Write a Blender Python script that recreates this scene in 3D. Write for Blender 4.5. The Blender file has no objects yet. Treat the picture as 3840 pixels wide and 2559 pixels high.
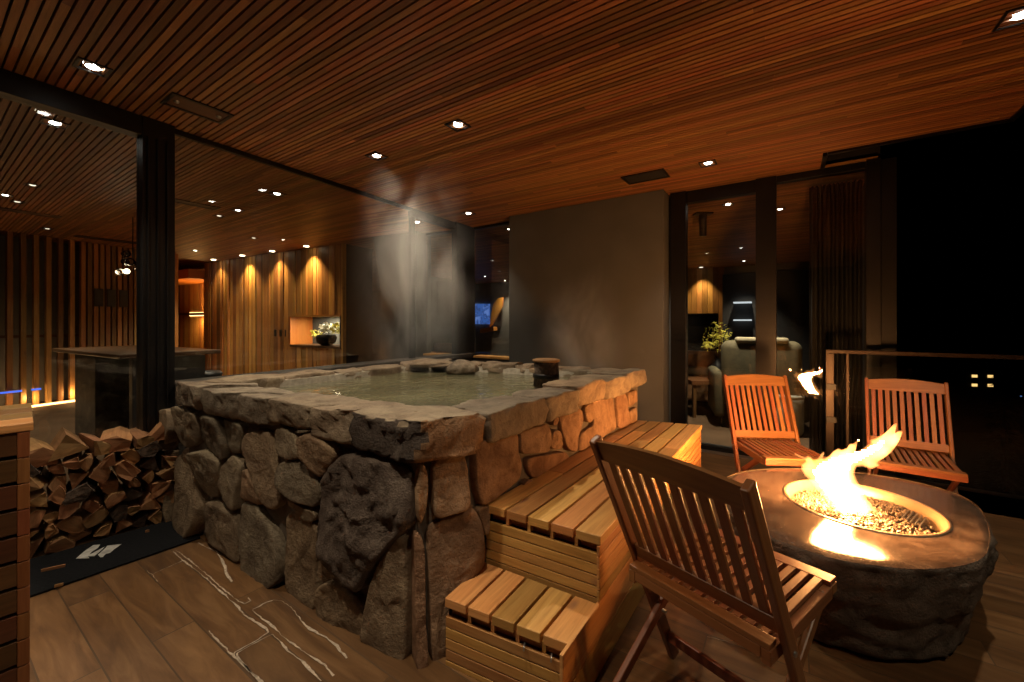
import bpy, bmesh, math, random
from mathutils import Vector, noise
R = math.radians
random.seed(7)
scene = bpy.context.scene
col = scene.collection
# ---------------------------------------------------------------- survey of the place
# camera stands at the origin, 1.27 m above the deck, looking along +Y
H, F, CX, HY = 1.27, 1540.0, 1920.0, 1212.0      # eye height, focal length and horizon in photo pixels
ZC = 2.61                                         # ceiling
def px(x, y, z):                                  # point at height z seen at photo pixel (x, y)
    d = F*(H-z)/(y-HY); return Vector(((x-CX)/F*d, d, z))
def pd(x, y, d):                                  # point at distance d
    return Vector(((x-CX)/F*d, d, H-(y-HY)/F*d))
AX = Vector((math.sin(R(34)), math.cos(R(34)), 0))    # building axis "p"
CC = Vector((math.cos(R(34)), -math.sin(R(34)), 0))   # building axis "c"
def bp(c, p, z=0): return CC*c + AX*p + Vector((0,0,z))
def xc(x, p):                                     # c where a line at p is seen at photo column x
    r = (x-CX)/F; return p*(r*AX.y-AX.x)/(CC.x-r*CC.y)

# ---------------------------------------------------------------- helpers
def tag(o, label=None, cat=None, group=None, kind=None):
    if label: o['label'] = label
    if cat: o['category'] = cat
    if group: o['group'] = group
    if kind: o['kind'] = kind
    return o
def empty(name, loc=(0,0,0), rz=0, label=None, cat=None, group=None):
    o = bpy.data.objects.new(name, None); col.objects.link(o)
    o.location = loc; o.rotation_euler.z = rz; o.empty_display_size = .1
    return tag(o, label, cat, group)
class MB:
    def __init__(s): s.v=[]; s.f=[]; s.uv=[]; s.r=[]; s.sm=[]
    def poly(s, pts, uvs=None, rnd=None, smooth=False):
        b=len(s.v); s.v += [Vector(p) for p in pts]; s.f.append(list(range(b,b+len(pts))))
        s.uv.append(uvs or [(p[0],p[1]) for p in pts]); s.r.append(random.random() if rnd is None else rnd); s.sm.append(smooth)
    def hexa(s, c8, rnd=None, faces=range(6)):
        """c8: 4 bottom corners (ccw) then 4 top; u runs along the longest edge"""
        c8=[Vector(c) for c in c8]; rnd = random.random() if rnd is None else rnd
        e=[(c8[1]-c8[0]),(c8[3]-c8[0]),(c8[4]-c8[0])]
        L=[x.length for x in e]; k=L.index(max(L)); ax=e[k].normalized()
        o=Vector((random.random()*40,random.random()*40))
        b=len(s.v); s.v+=c8
        F6=[(3,2,1,0),(4,5,6,7),(0,1,5,4),(1,2,6,5),(2,3,7,6),(3,0,4,7)]
        for i in faces:
            f=F6[i]; s.f.append([b+j for j in f]); P=[c8[j] for j in f]
            n=(P[1]-P[0]).cross(P[2]-P[1]); 
            if n.length<1e-12: n=Vector((0,0,1))
            n.normalize(); w=n.cross(ax)
            if w.length<.1: 
                t=(P[1]-P[0]).normalized(); w2=n.cross(t); s.uv.append([(o.x+.1*(q-P[0]).dot(t),o.y+(q-P[0]).dot(w2)) for q in P])
            else: s.uv.append([(o.x+(q-c8[0]).dot(ax),o.y+(q-c8[0]).dot(w)) for q in P])
            s.r.append(rnd); s.sm.append(False)
    def box(s, x0,x1,y0,y1,z0,z1, fn=None, rnd=None, faces=range(6)):
        c=[(x0,y0,z0),(x1,y0,z0),(x1,y1,z0),(x0,y1,z0),(x0,y0,z1),(x1,y0,z1),(x1,y1,z1),(x0,y1,z1)]
        if fn: c=[fn(*q) for q in c]
        s.hexa(c,rnd,faces)
    def bar(s, a, b, w, t, side, rnd=None):
        """bar from a to b, width w along side, thickness t"""
        a=Vector(a); b=Vector(b); d=(b-a).normalized(); sd=Vector(side); sd=(sd-d*sd.dot(d)).normalized(); n=d.cross(sd)
        P=[]
        for q in (a,b):
            P+= [q-sd*w/2-n*t/2, q+sd*w/2-n*t/2, q+sd*w/2+n*t/2, q-sd*w/2+n*t/2]
        s.hexa(P,rnd)
    def tube(s, pts, rad, seg=12, rnd=None, cap=True, smooth=True):
        rnd=random.random() if rnd is None else rnd
        pts=[Vector(p) for p in pts]; rad = rad if hasattr(rad,'__len__') else [rad]*len(pts)
        rings=[]; up=Vector((0.13,.31,.95)).normalized()
        for i,p in enumerate(pts):
            d=(pts[min(i+1,len(pts)-1)]-pts[max(i-1,0)]).normalized()
            a=d.cross(up); a = a.normalized() if a.length>.05 else d.orthogonal().normalized(); b2=d.cross(a)
            base=len(s.v)
            for k in range(seg):
                t=2*math.pi*k/seg; s.v.append(p+(a*math.cos(t)+b2*math.sin(t))*rad[i])
            rings.append(base)
        for i in range(len(rings)-1):
            for k in range(seg):
                k2=(k+1)%seg; s.f.append([rings[i]+k,rings[i+1]+k,rings[i+1]+k2,rings[i]+k2])
                s.uv.append([(i*.1,k*.05),(i*.1+.1,k*.05),(i*.1+.1,k*.05+.05),(i*.1,k*.05+.05)]); s.r.append(rnd); s.sm.append(smooth)
        if cap:
            for rg,rev in ((rings[0],False),(rings[-1],True)):
                f=[rg+k for k in range(seg)]; f = f[::-1] if rev else f
                s.f.append(f); s.uv.append([(s.v[j].x,s.v[j].z) for j in f]); s.r.append(rnd); s.sm.append(False)
    def lathe(s, prof, centre=(0,0,0), seg=32, sx=1, sy=1, smooth=True, rnd=None):
        rnd=random.random() if rnd is None else rnd
        c=Vector(centre); base=len(s.v)
        for r,z in prof:
            for k in range(seg):
                t=2*math.pi*k/seg; s.v.append(c+Vector((r*sx*math.cos(t),r*sy*math.sin(t),z)))
        for i in range(len(prof)-1):
            for k in range(seg):
                k2=(k+1)%seg; s.f.append([base+i*seg+k,base+i*seg+k2,base+(i+1)*seg+k2,base+(i+1)*seg+k])
                s.uv.append([(k/seg,i*.1),(k/seg+.03,i*.1),(k/seg+.03,i*.1+.1),(k/seg,i*.1+.1)]); s.r.append(rnd); s.sm.append(smooth)
    def build(s, name, mat, parent=None, bevel=0, weld=False):
        me=bpy.data.meshes.new(name); me.from_pydata([tuple(v) for v in s.v],[],s.f)
        uvl=me.uv_layers.new(name='UVMap'); k=0
        at=me.attributes.new('rnd','FLOAT','FACE')
        for i,f in enumerate(s.f):
            at.data[i].value=s.r[i]
            for j in range(len(f)): uvl.data[k].uv=s.uv[i][j]; k+=1
        me.polygons.foreach_set('use_smooth',s.sm)
        me.update(); o=bpy.data.objects.new(name,me); col.objects.link(o)
        if mat: me.materials.append(mat)
        if parent: o.parent=parent
        if weld:
            bm=bmesh.new(); bm.from_mesh(me); bmesh.ops.remove_doubles(bm,verts=bm.verts,dist=1e-4); bmesh.ops.recalc_face_normals(bm,faces=bm.faces); bm.to_mesh(me); bm.free()
        if bevel:
            m=o.modifiers.new('bevel','BEVEL'); m.width=bevel; m.segments=2; m.limit_method='ANGLE'
        return o
def copy_tree(o, parent=None):
    c=o.copy(); col.objects.link(c)
    if parent: c.parent=parent
    for ch in [q for q in bpy.data.objects if q.parent==o]: copy_tree(ch,c)
    return c

# ---------------------------------------------------------------- materials
def newmat(name):
    m=bpy.data.materials.new(name); m.use_nodes=True; nt=m.node_tree; nt.nodes.clear()
    out=nt.nodes.new('ShaderNodeOutputMaterial'); b=nt.nodes.new('ShaderNodeBsdfPrincipled'); nt.links.new(b.outputs[0],out.inputs[0])
    return m,nt,b,out
def nd(nt,t,**kw):
    n=nt.nodes.new(t)
    for k,v in kw.items():
        if k.startswith('_'): setattr(n,k[1:],v)
        else: n.inputs[k.replace('_',' ')].default_value=v
    return n
def ramp(nt,src,stops):
    r=nt.nodes.new('ShaderNodeValToRGB'); nt.links.new(src,r.inputs[0])
    while len(r.color_ramp.elements)<len(stops): r.color_ramp.elements.new(.5)
    for e,(p,c) in zip(r.color_ramp.elements,stops): e.position=p; e.color=(*c,1) if len(c)==3 else c
    return r
def mixc(nt,a,b,fac,mode='MIX'):
    m=nt.nodes.new('ShaderNodeMix'); m.data_type='RGBA'; m.blend_type=mode
    for inp,v in ((m.inputs[0],fac),(m.inputs[6],a),(m.inputs[7],b)):
        if hasattr(v,'is_linked') or hasattr(v,'links'): nt.links.new(v,inp)
        elif isinstance(v,(int,float)): inp.default_value=v
        else: inp.default_value=(*v,1)
    return m.outputs[2]
def plain(name,c,rough=.5,metal=0,emit=None,es=1,spec=.5,noise_amt=.15,nscale=12,bump=0):
    m,nt,b,out=newmat(name)
    tc=nd(nt,'ShaderNodeTexCoord'); n=nd(nt,'ShaderNodeTexNoise',Scale=nscale,Detail=5); nt.links.new(tc.outputs['Object'],n.inputs['Vector'])
    r=ramp(nt,n.outputs[0],[(.3,tuple(x*(1-noise_amt) for x in c)),(.7,tuple(min(1,x*(1+noise_amt)) for x in c))])
    nt.links.new(r.outputs[0],b.inputs['Base Color'])
    b.inputs['Roughness'].default_value=rough; b.inputs['Metallic'].default_value=metal; b.inputs['Specular IOR Level'].default_value=spec
    if bump:
        bp_=nd(nt,'ShaderNodeBump',Strength=bump,Distance=.01); nt.links.new(n.outputs[0],bp_.inputs['Height']); nt.links.new(bp_.outputs[0],b.inputs['Normal'])
    if emit: b.inputs['Emission Color'].default_value=(*emit,1); b.inputs['Emission Strength'].default_value=es
    return m
def wood(name,dark,light,rough=.45,var=.5,knots=True,spec=.4,grain=1.0):
    m,nt,b,out=newmat(name)
    uv=nd(nt,'ShaderNodeUVMap'); at=nd(nt,'ShaderNodeAttribute',_attribute_name='rnd')
    mp=nd(nt,'ShaderNodeMapping'); mp.inputs['Scale'].default_value=(2.2,38*grain,1); nt.links.new(uv.outputs[0],mp.inputs[0])
    n1=nd(nt,'ShaderNodeTexNoise',Scale=1.6,Detail=7,Roughness=.65,Distortion=.6); nt.links.new(mp.outputs[0],n1.inputs['Vector'])
    r1=ramp(nt,n1.outputs[0],[(.25,dark),(.5,tuple((a+c)/2 for a,c in zip(dark,light))),(.78,light)])
    colr=r1.outputs[0]
    mp2=nd(nt,'ShaderNodeMapping'); mp2.inputs['Scale'].default_value=(.9,5,1); nt.links.new(uv.outputs[0],mp2.inputs[0])
    n2=nd(nt,'ShaderNodeTexNoise',Scale=1.3,Detail=3); nt.links.new(mp2.outputs[0],n2.inputs['Vector'])
    colr=mixc(nt,colr,(1.0,.72,.5),ramp(nt,n2.outputs[0],[(.4,(0,0,0)),(.75,(.6,.6,.6))]).outputs[0],'MULTIPLY')
    if knots:
        mp3=nd(nt,'ShaderNodeMapping'); mp3.inputs['Scale'].default_value=(3.0,7,1); nt.links.new(uv.outputs[0],mp3.inputs[0])
        v=nd(nt,'ShaderNodeTexVoronoi',Scale=1.0); nt.links.new(mp3.outputs[0],v.inputs['Vector'])
        colr=mixc(nt,colr,(.25,.12,.06),ramp(nt,v.outputs['Distance'],[(.05,(.85,.85,.85)),(.14,(0,0,0))]).outputs[0],'MIX')
    hv=nt.nodes.new('ShaderNodeHueSaturation'); nt.links.new(colr,hv.inputs['Color'])
    mr=nd(nt,'ShaderNodeMapRange'); mr.inputs[3].default_value=1-var*.55; mr.inputs[4].default_value=1+var*.45; nt.links.new(at.outputs['Fac'],mr.inputs[0]); nt.links.new(mr.outputs[0],hv.inputs['Value'])
    wn=nd(nt,'ShaderNodeTexWhiteNoise',_noise_dimensions='1D'); nt.links.new(at.outputs['Fac'],wn.inputs['W'])
    mr2=nd(nt,'ShaderNodeMapRange'); mr2.inputs[3].default_value=.485; mr2.inputs[4].default_value=.512; nt.links.new(wn.outputs[0],mr2.inputs[0]); nt.links.new(mr2.outputs[0],hv.inputs['Hue'])
    nt.links.new(hv.outputs[0],b.inputs['Base Color'])
    b.inputs['Roughness'].default_value=rough; b.inputs['Specular IOR Level'].default_value=spec
    bu=nd(nt,'ShaderNodeBump',Strength=.25,Distance=.002); nt.links.new(n1.outputs[0],bu.inputs['Height']); nt.links.new(bu.outputs[0],b.inputs['Normal'])
    return m
def stone(name,cols,rough=.75,bump=.8,scale=1,var=.5,moss=.3,spec=.3):
    m,nt,b,out=newmat(name)
    tc=nd(nt,'ShaderNodeTexCoord'); at=nd(nt,'ShaderNodeAttribute',_attribute_name='rnd')
    n1=nd(nt,'ShaderNodeTexNoise',Scale=9*scale,Detail=9,Roughness=.65,Distortion=.4); nt.links.new(tc.outputs['Object'],n1.inputs['Vector'])
    n2=nd(nt,'ShaderNodeTexNoise',Scale=70*scale,Detail=6,Roughness=.7); nt.links.new(tc.outputs['Object'],n2.inputs['Vector'])
    wn=nd(nt,'ShaderNodeTexWhiteNoise',_noise_dimensions='1D'); nt.links.new(at.outputs['Fac'],wn.inputs['W'])
    rc=ramp(nt,wn.outputs[0],[(i/(len(cols)-1),c) for i,c in enumerate(cols)])
    c1=mixc(nt,rc.outputs[0],(.35,.3,.27),ramp(nt,n1.outputs[0],[(.38,(.75,.75,.75)),(.62,(0,0,0))]).outputs[0],'MULTIPLY')
    c2=mixc(nt,c1,(.2,.17,.08),ramp(nt,n1.outputs[0],[(.55,(0,0,0)),(.8,(moss,moss,moss))]).outputs[0],'MIX')
    c3=mixc(nt,c2,(.32,.27,.2),ramp(nt,n2.outputs[0],[(.6,(0,0,0)),(.8,(.5,.5,.5))]).outputs[0],'MIX')
    nt.links.new(c3,b.inputs['Base Color']); b.inputs['Roughness'].default_value=rough; b.inputs['Specular IOR Level'].default_value=spec
    ad=nd(nt,'ShaderNodeMath',_operation='ADD'); mu=nd(nt,'ShaderNodeMath',_operation='MULTIPLY'); mu.inputs[1].default_value=.55
    nt.links.new(n2.outputs[0],mu.inputs[0]); nt.links.new(n1.outputs[0],ad.inputs[0]); nt.links.new(mu.outputs[0],ad.inputs[1])
    bu=nd(nt,'ShaderNodeBump',Strength=bump,Distance=.032); nt.links.new(ad.outputs[0],bu.inputs['Height']); nt.links.new(bu.outputs[0],b.inputs['Normal'])
    return m
M={}
M['cedar']=wood('cedar',(.36,.175,.047),(.64,.365,.115),.5,.55)
M['chair']=wood('chair_wood',(.15,.05,.016),(.27,.11,.04),.38,.3,knots=False,spec=.5)
M['slat']=wood('ceiling_cedar',(.185,.078,.026),(.365,.172,.062),.5,.9,knots=False)
M['wall']=wood('wall_cedar',(.27,.135,.04),(.58,.33,.11),.45,1.0)
M['dwood']=wood('dark_wood',(.05,.022,.01),(.12,.055,.022),.4,.4,knots=False)
M['log']=wood('split_wood',(.15,.07,.026),(.36,.2,.085),.8,.6,knots=False)
M['bark']=plain('bark',(.07,.045,.03),.9,noise_amt=.5,nscale=40,bump=.8)
M['black']=plain('black_metal',(.007,.006,.006),.42,.3,noise_amt=.1)
M['backing']=plain('ceiling_backing',(.006,.004,.003),.9)
M['plaster']=plain('grey_plaster',(.075,.074,.068),.8,noise_amt=.1,nscale=3,bump=.05)
M['concrete']=plain('concrete',(.16,.15,.13),.7,noise_amt=.2,nscale=2.5)
M['dark']=plain('dark_surface',(.02,.018,.017),.5)
M['darkstone']=stone('dark_stone',[(.05,.045,.04),(.08,.07,.06)],.6,.4)
M['mortar']=plain('pale_mortar',(.42,.38,.31),.85,noise_amt=.25,nscale=30,bump=.4)
M['joint']=plain('dark_joint',(.10,.08,.06),.9,noise_amt=.3,nscale=20,bump=.6)
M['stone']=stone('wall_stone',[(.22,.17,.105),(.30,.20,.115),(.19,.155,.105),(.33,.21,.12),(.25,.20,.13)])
M['stone_r']=stone('firelit_stone',[(.34,.21,.12),(.42,.27,.155),(.30,.17,.10),(.38,.255,.155)],.92,moss=.15,spec=.08)  # firelight put into the colour of the fire-facing stones
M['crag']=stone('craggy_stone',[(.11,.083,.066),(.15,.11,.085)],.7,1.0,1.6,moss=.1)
M['cap']=stone('cap_stone',[(.33,.26,.175),(.26,.20,.135),(.25,.21,.155),(.36,.26,.165)],.6,.6,moss=.35)
M['pit']=stone('pit_stone',[(.30,.235,.17),(.34,.26,.19)],.6,1.5,1.6,moss=.1)
M['pebble']=stone('fire_pebble',[(.10,.08,.06),(.22,.17,.12),(.05,.04,.035)],.3,.2,3)
M['bowl']=plain('bowl_rim',(.26,.18,.105),.35,.2,noise_amt=.1)
M['steel']=plain('brushed_steel',(.45,.44,.42),.3,.9)
M['mat']=plain('mat_rubber',(.008,.0085,.010),1.0,spec=.12,noise_amt=.3,nscale=90,bump=.3)
M['print']=plain('mat_print',(.42,.42,.4),.8,noise_amt=.35,nscale=30)
M['stain']=plain('mineral_stain',(.42,.34,.26),.85,noise_amt=.35,nscale=60)
M['olive']=plain('olive_fabric',(.075,.062,.03),.85,noise_amt=.2,nscale=20)
M['cream']=plain('cream_fabric',(.22,.19,.12),.85)
M['tanfab']=plain('tan_leather',(.28,.15,.07),.5)
M['white']=plain('white_petal',(.75,.72,.62),.7)
M['leaf']=plain('yellow_leaf',(.55,.50,.06),.6,noise_amt=.4,nscale=40)
M['orange']=wood('orange_wood',(.45,.17,.03),(.65,.28,.05),.4,.2,knots=False)
def emis(name,c,s):
    m,nt,b,out=newmat(name); nt.nodes.remove(b); e=nd(nt,'ShaderNodeEmission',Strength=s); e.inputs[0].default_value=(*c,1); nt.links.new(e.outputs[0],out.inputs[0]); return m
M['lamp']=emis('lamp_lens',(1,.93,.8),22)
M['lamp_dim']=emis('dim_lens',(1,.85,.62),2.2)
M['strip']=emis('warm_strip',(1,.55,.2),6)
M['bulb']=emis('bulb_glow',(1,.8,.5),14)
M['shelfglow']=emis('cool_shelf_light',(.9,.95,1),.8)
M['winglow']=emis('far_window_glow',(1,.6,.2),1.5)
M['coolglow']=emis('far_cool_glow',(.6,.75,1),3)
M['blueglow']=emis('far_blue_glow',(.2,.4,1),1.2)
# picture / screen glow
m,nt,b,out=newmat('blue_screen'); tc=nd(nt,'ShaderNodeTexCoord'); n=nd(nt,'ShaderNodeTexNoise',Scale=3,Detail=4,Distortion=1.5); nt.links.new(tc.outputs['Object'],n.inputs[0])
r=ramp(nt,n.outputs[0],[(.44,(.05,.14,.48)),(.5,(.03,.05,.16)),(.54,(.09,.2,.62)),(.8,(.3,.42,.85))]); nt.links.new(r.outputs[0],b.inputs['Emission Color']); b.inputs['Emission Strength'].default_value=.8; b.inputs['Base Color'].default_value=(.02,.02,.03,1); M['screen']=m
# window glass: clear sheet, mirror part by Fresnel
def glass(name,tint=(.93,.95,.94),boost=1.0):
    m,nt,b,out=newmat(name); nt.nodes.remove(b)
    t=nd(nt,'ShaderNodeBsdfTransparent'); t.inputs[0].default_value=(*tint,1)
    g=nd(nt,'ShaderNodeBsdfGlossy',Roughness=0.0); g.inputs[0].default_value=(boost,boost,boost,1); fr=nd(nt,'ShaderNodeFresnel',IOR=1.5); mx=nd(nt,'ShaderNodeMixShader')
    nt.links.new(fr.outputs[0],mx.inputs[0]); nt.links.new(t.outputs[0],mx.inputs[1]); nt.links.new(g.outputs[0],mx.inputs[2]); nt.links.new(mx.outputs[0],out.inputs[0]); return m
M['glass']=glass('window_glass')
# deck floor: wood-look porcelain planks
def floor_mat():
    m,nt,b,out=newmat('plank_tile')
    tc=nd(nt,'ShaderNodeTexCoord'); mp=nd(nt,'ShaderNodeMapping'); mp.inputs['Location'].default_value=(1.763,-.838,0); nt.links.new(tc.outputs['Object'],mp.inputs[0])
    br=nd(nt,'ShaderNodeTexBrick',_offset=.37,_offset_frequency=2,Scale=1.0,Mortar_Size=.0028,Mortar_Smooth=.1,Bias=0.0,Brick_Width=.912,Row_Height=.1425)
    br.inputs['Color1'].default_value=(0,0,0,1); br.inputs['Color2'].default_value=(1,1,1,1); br.inputs['Mortar'].default_value=(.5,.5,.5,1)
    nt.links.new(mp.outputs[0],br.inputs[0])
    ms=nd(nt,'ShaderNodeMapping'); ms.inputs['Scale'].default_value=(1.6,11,1); nt.links.new(tc.outputs['Object'],ms.inputs[0])
    ad=nd(nt,'ShaderNodeVectorMath',_operation='ADD'); sc=nd(nt,'ShaderNodeVectorMath',_operation='SCALE'); sc.inputs['Scale'].default_value=9
    nt.links.new(br.outputs[0],sc.inputs[0]); nt.links.new(ms.outputs[0],ad.inputs[0]); nt.links.new(sc.outputs[0],ad.inputs[1])
    n=nd(nt,'ShaderNodeTexNoise',Scale=1.5,Detail=8,Roughness=.62,Distortion=.7); nt.links.new(ad.outputs[0],n.inputs[0])
    c=ramp(nt,n.outputs[0],[(.25,(.07,.033,.013)),(.5,(.135,.067,.026)),(.75,(.215,.115,.048))]).outputs[0]
    hv=nt.nodes.new('ShaderNodeHueSaturation'); nt.links.new(c,hv.inputs['Color']); mr=nd(nt,'ShaderNodeMapRange'); mr.inputs[3].default_value=.72; mr.inputs[4].default_value=1.2; nt.links.new(br.outputs[0],mr.inputs[0]); nt.links.new(mr.outputs[0],hv.inputs['Value'])
    n3=nd(nt,'ShaderNodeTexNoise',Scale=1.1,Detail=5); nt.links.new(tc.outputs['Object'],n3.inputs[0])
    c2=mixc(nt,hv.outputs[0],(.08,.045,.022),br.outputs['Fac'])
    nt.links.new(c2,b.inputs['Base Color'])
    rr=ramp(nt,n3.outputs[0],[(.35,(.32,.32,.32)),(.65,(.55,.55,.55))]); nt.links.new(rr.outputs[0],b.inputs['Roughness'])
    b.inputs['Specular IOR Level'].default_value=.45
    mu=nd(nt,'ShaderNodeMath',_operation='MULTIPLY'); mu.inputs[1].default_value=-1.5; nt.links.new(br.outputs['Fac'],mu.inputs[0])
    a2=nd(nt,'ShaderNodeMath',_operation='ADD'); nt.links.new(mu.outputs[0],a2.inputs[0]); nt.links.new(n.outputs[0],a2.inputs[1])
    bu=nd(nt,'ShaderNodeBump',Strength=.35,Distance=.003); nt.links.new(a2.outputs[0],bu.inputs['Height']); nt.links.new(bu.outputs[0],b.inputs['Normal'])
    return m
M['floor']=floor_mat()
M['ifloor']=plain('interior_floor',(.085,.052,.03),.8,spec=.05,noise_amt=.2,nscale=3)

# ---------------------------------------------------------------- world and camera
w=bpy.data.worlds.new('World'); scene.world=w; w.use_nodes=True; nt=w.node_tree
bg=nt.nodes['Background']; sk=nt.nodes.new('ShaderNodeTexSky'); sk.sky_type='NISHITA'; sk.sun_disc=False; sk.sun_elevation=R(-6); sk.sun_rotation=R(200)
nt.links.new(sk.outputs[0],bg.inputs[0]); bg.inputs[1].default_value=.004
cam=bpy.data.cameras.new('camera'); co=bpy.data.objects.new('camera',cam); col.objects.link(co); scene.camera=co
co.location=(0,0,H); co.rotation_euler=(R(90),0,0); cam.sensor_width=36; cam.lens=36*F/3840; cam.shift_y=(HY-2559/2)/3840; cam.clip_start=.05; cam.clip_end=3000
scene.view_settings.view_transform='Standard'; scene.view_settings.look='None'; scene.view_settings.exposure=0; scene.view_settings.gamma=1
scene.cycles.use_denoising=True; scene.cycles.max_bounces=8; scene.cycles.transparent_max_bounces=16; scene.cycles.sample_clamp_indirect=4; scene.cycles.volume_step_rate=2; scene.cycles.volume_max_steps=128
def spot(loc, W, ang=70, blend=.7, colr=(1,.83,.6), aim=(0,0,-1), rad=.03):
    L=bpy.data.lights.new('spot_lamp','SPOT'); L.energy=W; L.spot_size=R(ang); L.spot_blend=blend; L.color=colr; L.shadow_soft_size=rad
    o=bpy.data.objects.new('spot_lamp',L); col.objects.link(o); o.location=loc; o.rotation_euler=Vector(aim).to_track_quat('-Z','Y').to_euler(); return o
def point(loc,W,colr=(1,.5,.2),rad=.1):
    L=bpy.data.lights.new('point_lamp','POINT'); L.energy=W; L.color=colr; L.shadow_soft_size=rad
    o=bpy.data.objects.new('point_lamp',L); col.objects.link(o); o.location=loc; return o
def area(loc,W,sx,sy,colr,aim,rz=0):
    L=bpy.data.lights.new('strip_lamp','AREA'); L.energy=W; L.shape='RECTANGLE'; L.size=sx; L.size_y=sy; L.color=colr
    o=bpy.data.objects.new('strip_lamp',L); col.objects.link(o); o.location=loc; o.rotation_euler=Vector(aim).to_track_quat('-Z','X').to_euler(); return o
RB=-R(34)     # rotation of the building frame

# ---------------------------------------------------------------- setting: ground, floors, ceiling
b=MB(); b.box(-1500,1500,-1500,1500,-14.2,-14); o=b.build('ground',plain('night_ground',(.02,.022,.026),.9,nscale=.02)); tag(o,'dark snowy valley floor below the deck','ground',kind='structure')
PK=(CC*0).dot(AX); K=px(1771,855,ZC); PK=K.dot(AX)           # p of the right hand window line
G0=px(0,261,ZC); GD=(K-G0); GL=GD.length; GD=GD.normalized()   # line of the left glass wall
GN=Vector((GD.y,-GD.x,0))                                    # towards the deck
b=MB(); b.box(-3.9,3.2,-4,4.05,-.25,0); b.box(-3.9,.62,4.05,PK,-.25,0); o=b.build('deck_floor',M['floor']); o.rotation_euler.z=RB
tag(o,'brown wood look plank tiled deck floor','floor',kind='structure')
b=MB()
b.box(-16,.6,PK+.002,12,-.25,-.002); b.box(-16,-3.902,-4,PK,-.25,-.002)
o=b.build('interior_floor',M['ifloor']); o.rotation_euler.z=RB; tag(o,'dark brown floor of the rooms behind the glass','floor',kind='structure')
# slatted ceiling, one mesh
PITCH=.0377; b=MB(); p=-3.4
c_near=1.197; c_step=.223
while p<11.2:
    right = c_near if p<4.04 else (c_step if p<PK-.06 else .6)
    c=-15.0-random.random()*1.5
    while c<right:
        c2=min(c+random.uniform(.9,2.6),right)
        if c2>-15: b.box(c+.0006,c2,p,p+PITCH*.76,ZC,ZC+.022,faces=(0,2,3,4,5))
        c=c2
    p+=PITCH
o=b.build('ceiling',M['slat']); o.rotation_euler.z=RB; tag(o,'cedar slat ceiling running from deck to rooms inside','ceiling',kind='structure')
b=MB(); b.box(-16,c_near+.02,-3.6,4.06,ZC+.0225,ZC+.25); b.box(-16,c_step+.02,4.06,PK,ZC+.0225,ZC+.25); b.box(-16,.62,PK,11.4,ZC+.0225,ZC+.25)
o=b.build('roof_slab',M['backing']); o.rotation_euler.z=RB; tag(o,'black roof slab above the cedar slats','roof',kind='structure')
b=MB(); b.box(c_near,c_near+.03,-3.6,4.09,ZC-.015,ZC+.24); b.box(c_step+.03,c_near,4.06,4.09,ZC-.015,ZC+.24); b.box(c_step,c_step+.03,4.09,PK-.05,ZC-.015,ZC+.24)
o=b.build('roof_fascia',M['black']); o.rotation_euler.z=RB; tag(o,'thin black metal fascia along the ceiling edge','fascia',kind='structure')

# ---------------------------------------------------------------- left glass wall
def gp(t,off=0,z=0): q=G0+GD*t+GN*off; return Vector((q.x,q.y,z))
def gt(x):                                       # t where glass wall is seen at photo column x
    r=(x-CX)/F; return (r*G0.y-G0.x)/(GD.x-r*GD.y)
def gbox(b,t0,t1,o0,o1,z0,z1): b.hexa([gp(t0,o1,z0),gp(t0,o0,z0),gp(t1,o0,z0),gp(t1,o1,z0),gp(t0,o1,z1),gp(t0,o0,z1),gp(t1,o0,z1),gp(t1,o1,z1)])
tc0,tc1=gt(527),gt(648)
LW=empty('glass_wall',gp(0),0,'tall black framed glass wall left of the stone tub with a thick column','glass wall'); inv=-LW.location
def lw(b,name,mat,bev=0.002):
    o=b.build(name,mat,LW,bev); o.location=inv; return o
b=MB(); gbox(b,tc0,tc1,-.07,.035,0,ZC-.001); gbox(b,tc0+.02,tc0+.03,.035,.05,0,ZC-.13); gbox(b,tc0+.07,tc0+.078,.035,.05,0,ZC-.13); gbox(b,tc1-.05,tc1-.042,.035,.05,0,ZC-.13); lw(b,'column',M['black'])
b=MB(); gbox(b,-3.2,tc0,-.07,.03,ZC-.125,ZC-.002); lw(b,'header',M['black'])
b=MB(); gbox(b,tc1,GL+.0,-.03,.0,ZC-.04,ZC-.002); gbox(b,gt(1540),gt(1710),-.04,.02,ZC-.105,ZC-.04); lw(b,'head_track',M['black'])
b=MB(); gbox(b,gt(1540),gt(1556),-.04,.01,.86,ZC-.105); lw(b,'mullion',M['black'])
b=MB(); gbox(b,gt(1706),GL+.03,-.06,.03,0,ZC-.003); lw(b,'corner_post',M['black'])
for t0,t1,z0 in ((-3.2,tc0,.05),(tc1,gt(1540),.86),(gt(1556),gt(1706),.86)):
    b=MB(); gbox(b,t0,t1,-.022,-.012,z0,ZC-.105 if t0>4 else ZC-.04 if t0>0 else ZC-.125); lw(b,'glass_pane',M['glass'],0)
b=MB(); gbox(b,-3.2,tc0,-.05,.01,0,.05); lw(b,'sill_track',M['black'])
b=MB(); gbox(b,tc1,GL-.1,-.12,.07,0,.80); gbox(b,tc1,GL-.1,-.14,.10,.80,.86); o=lw(b,'sill_wall',M['darkstone'],.01)

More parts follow.
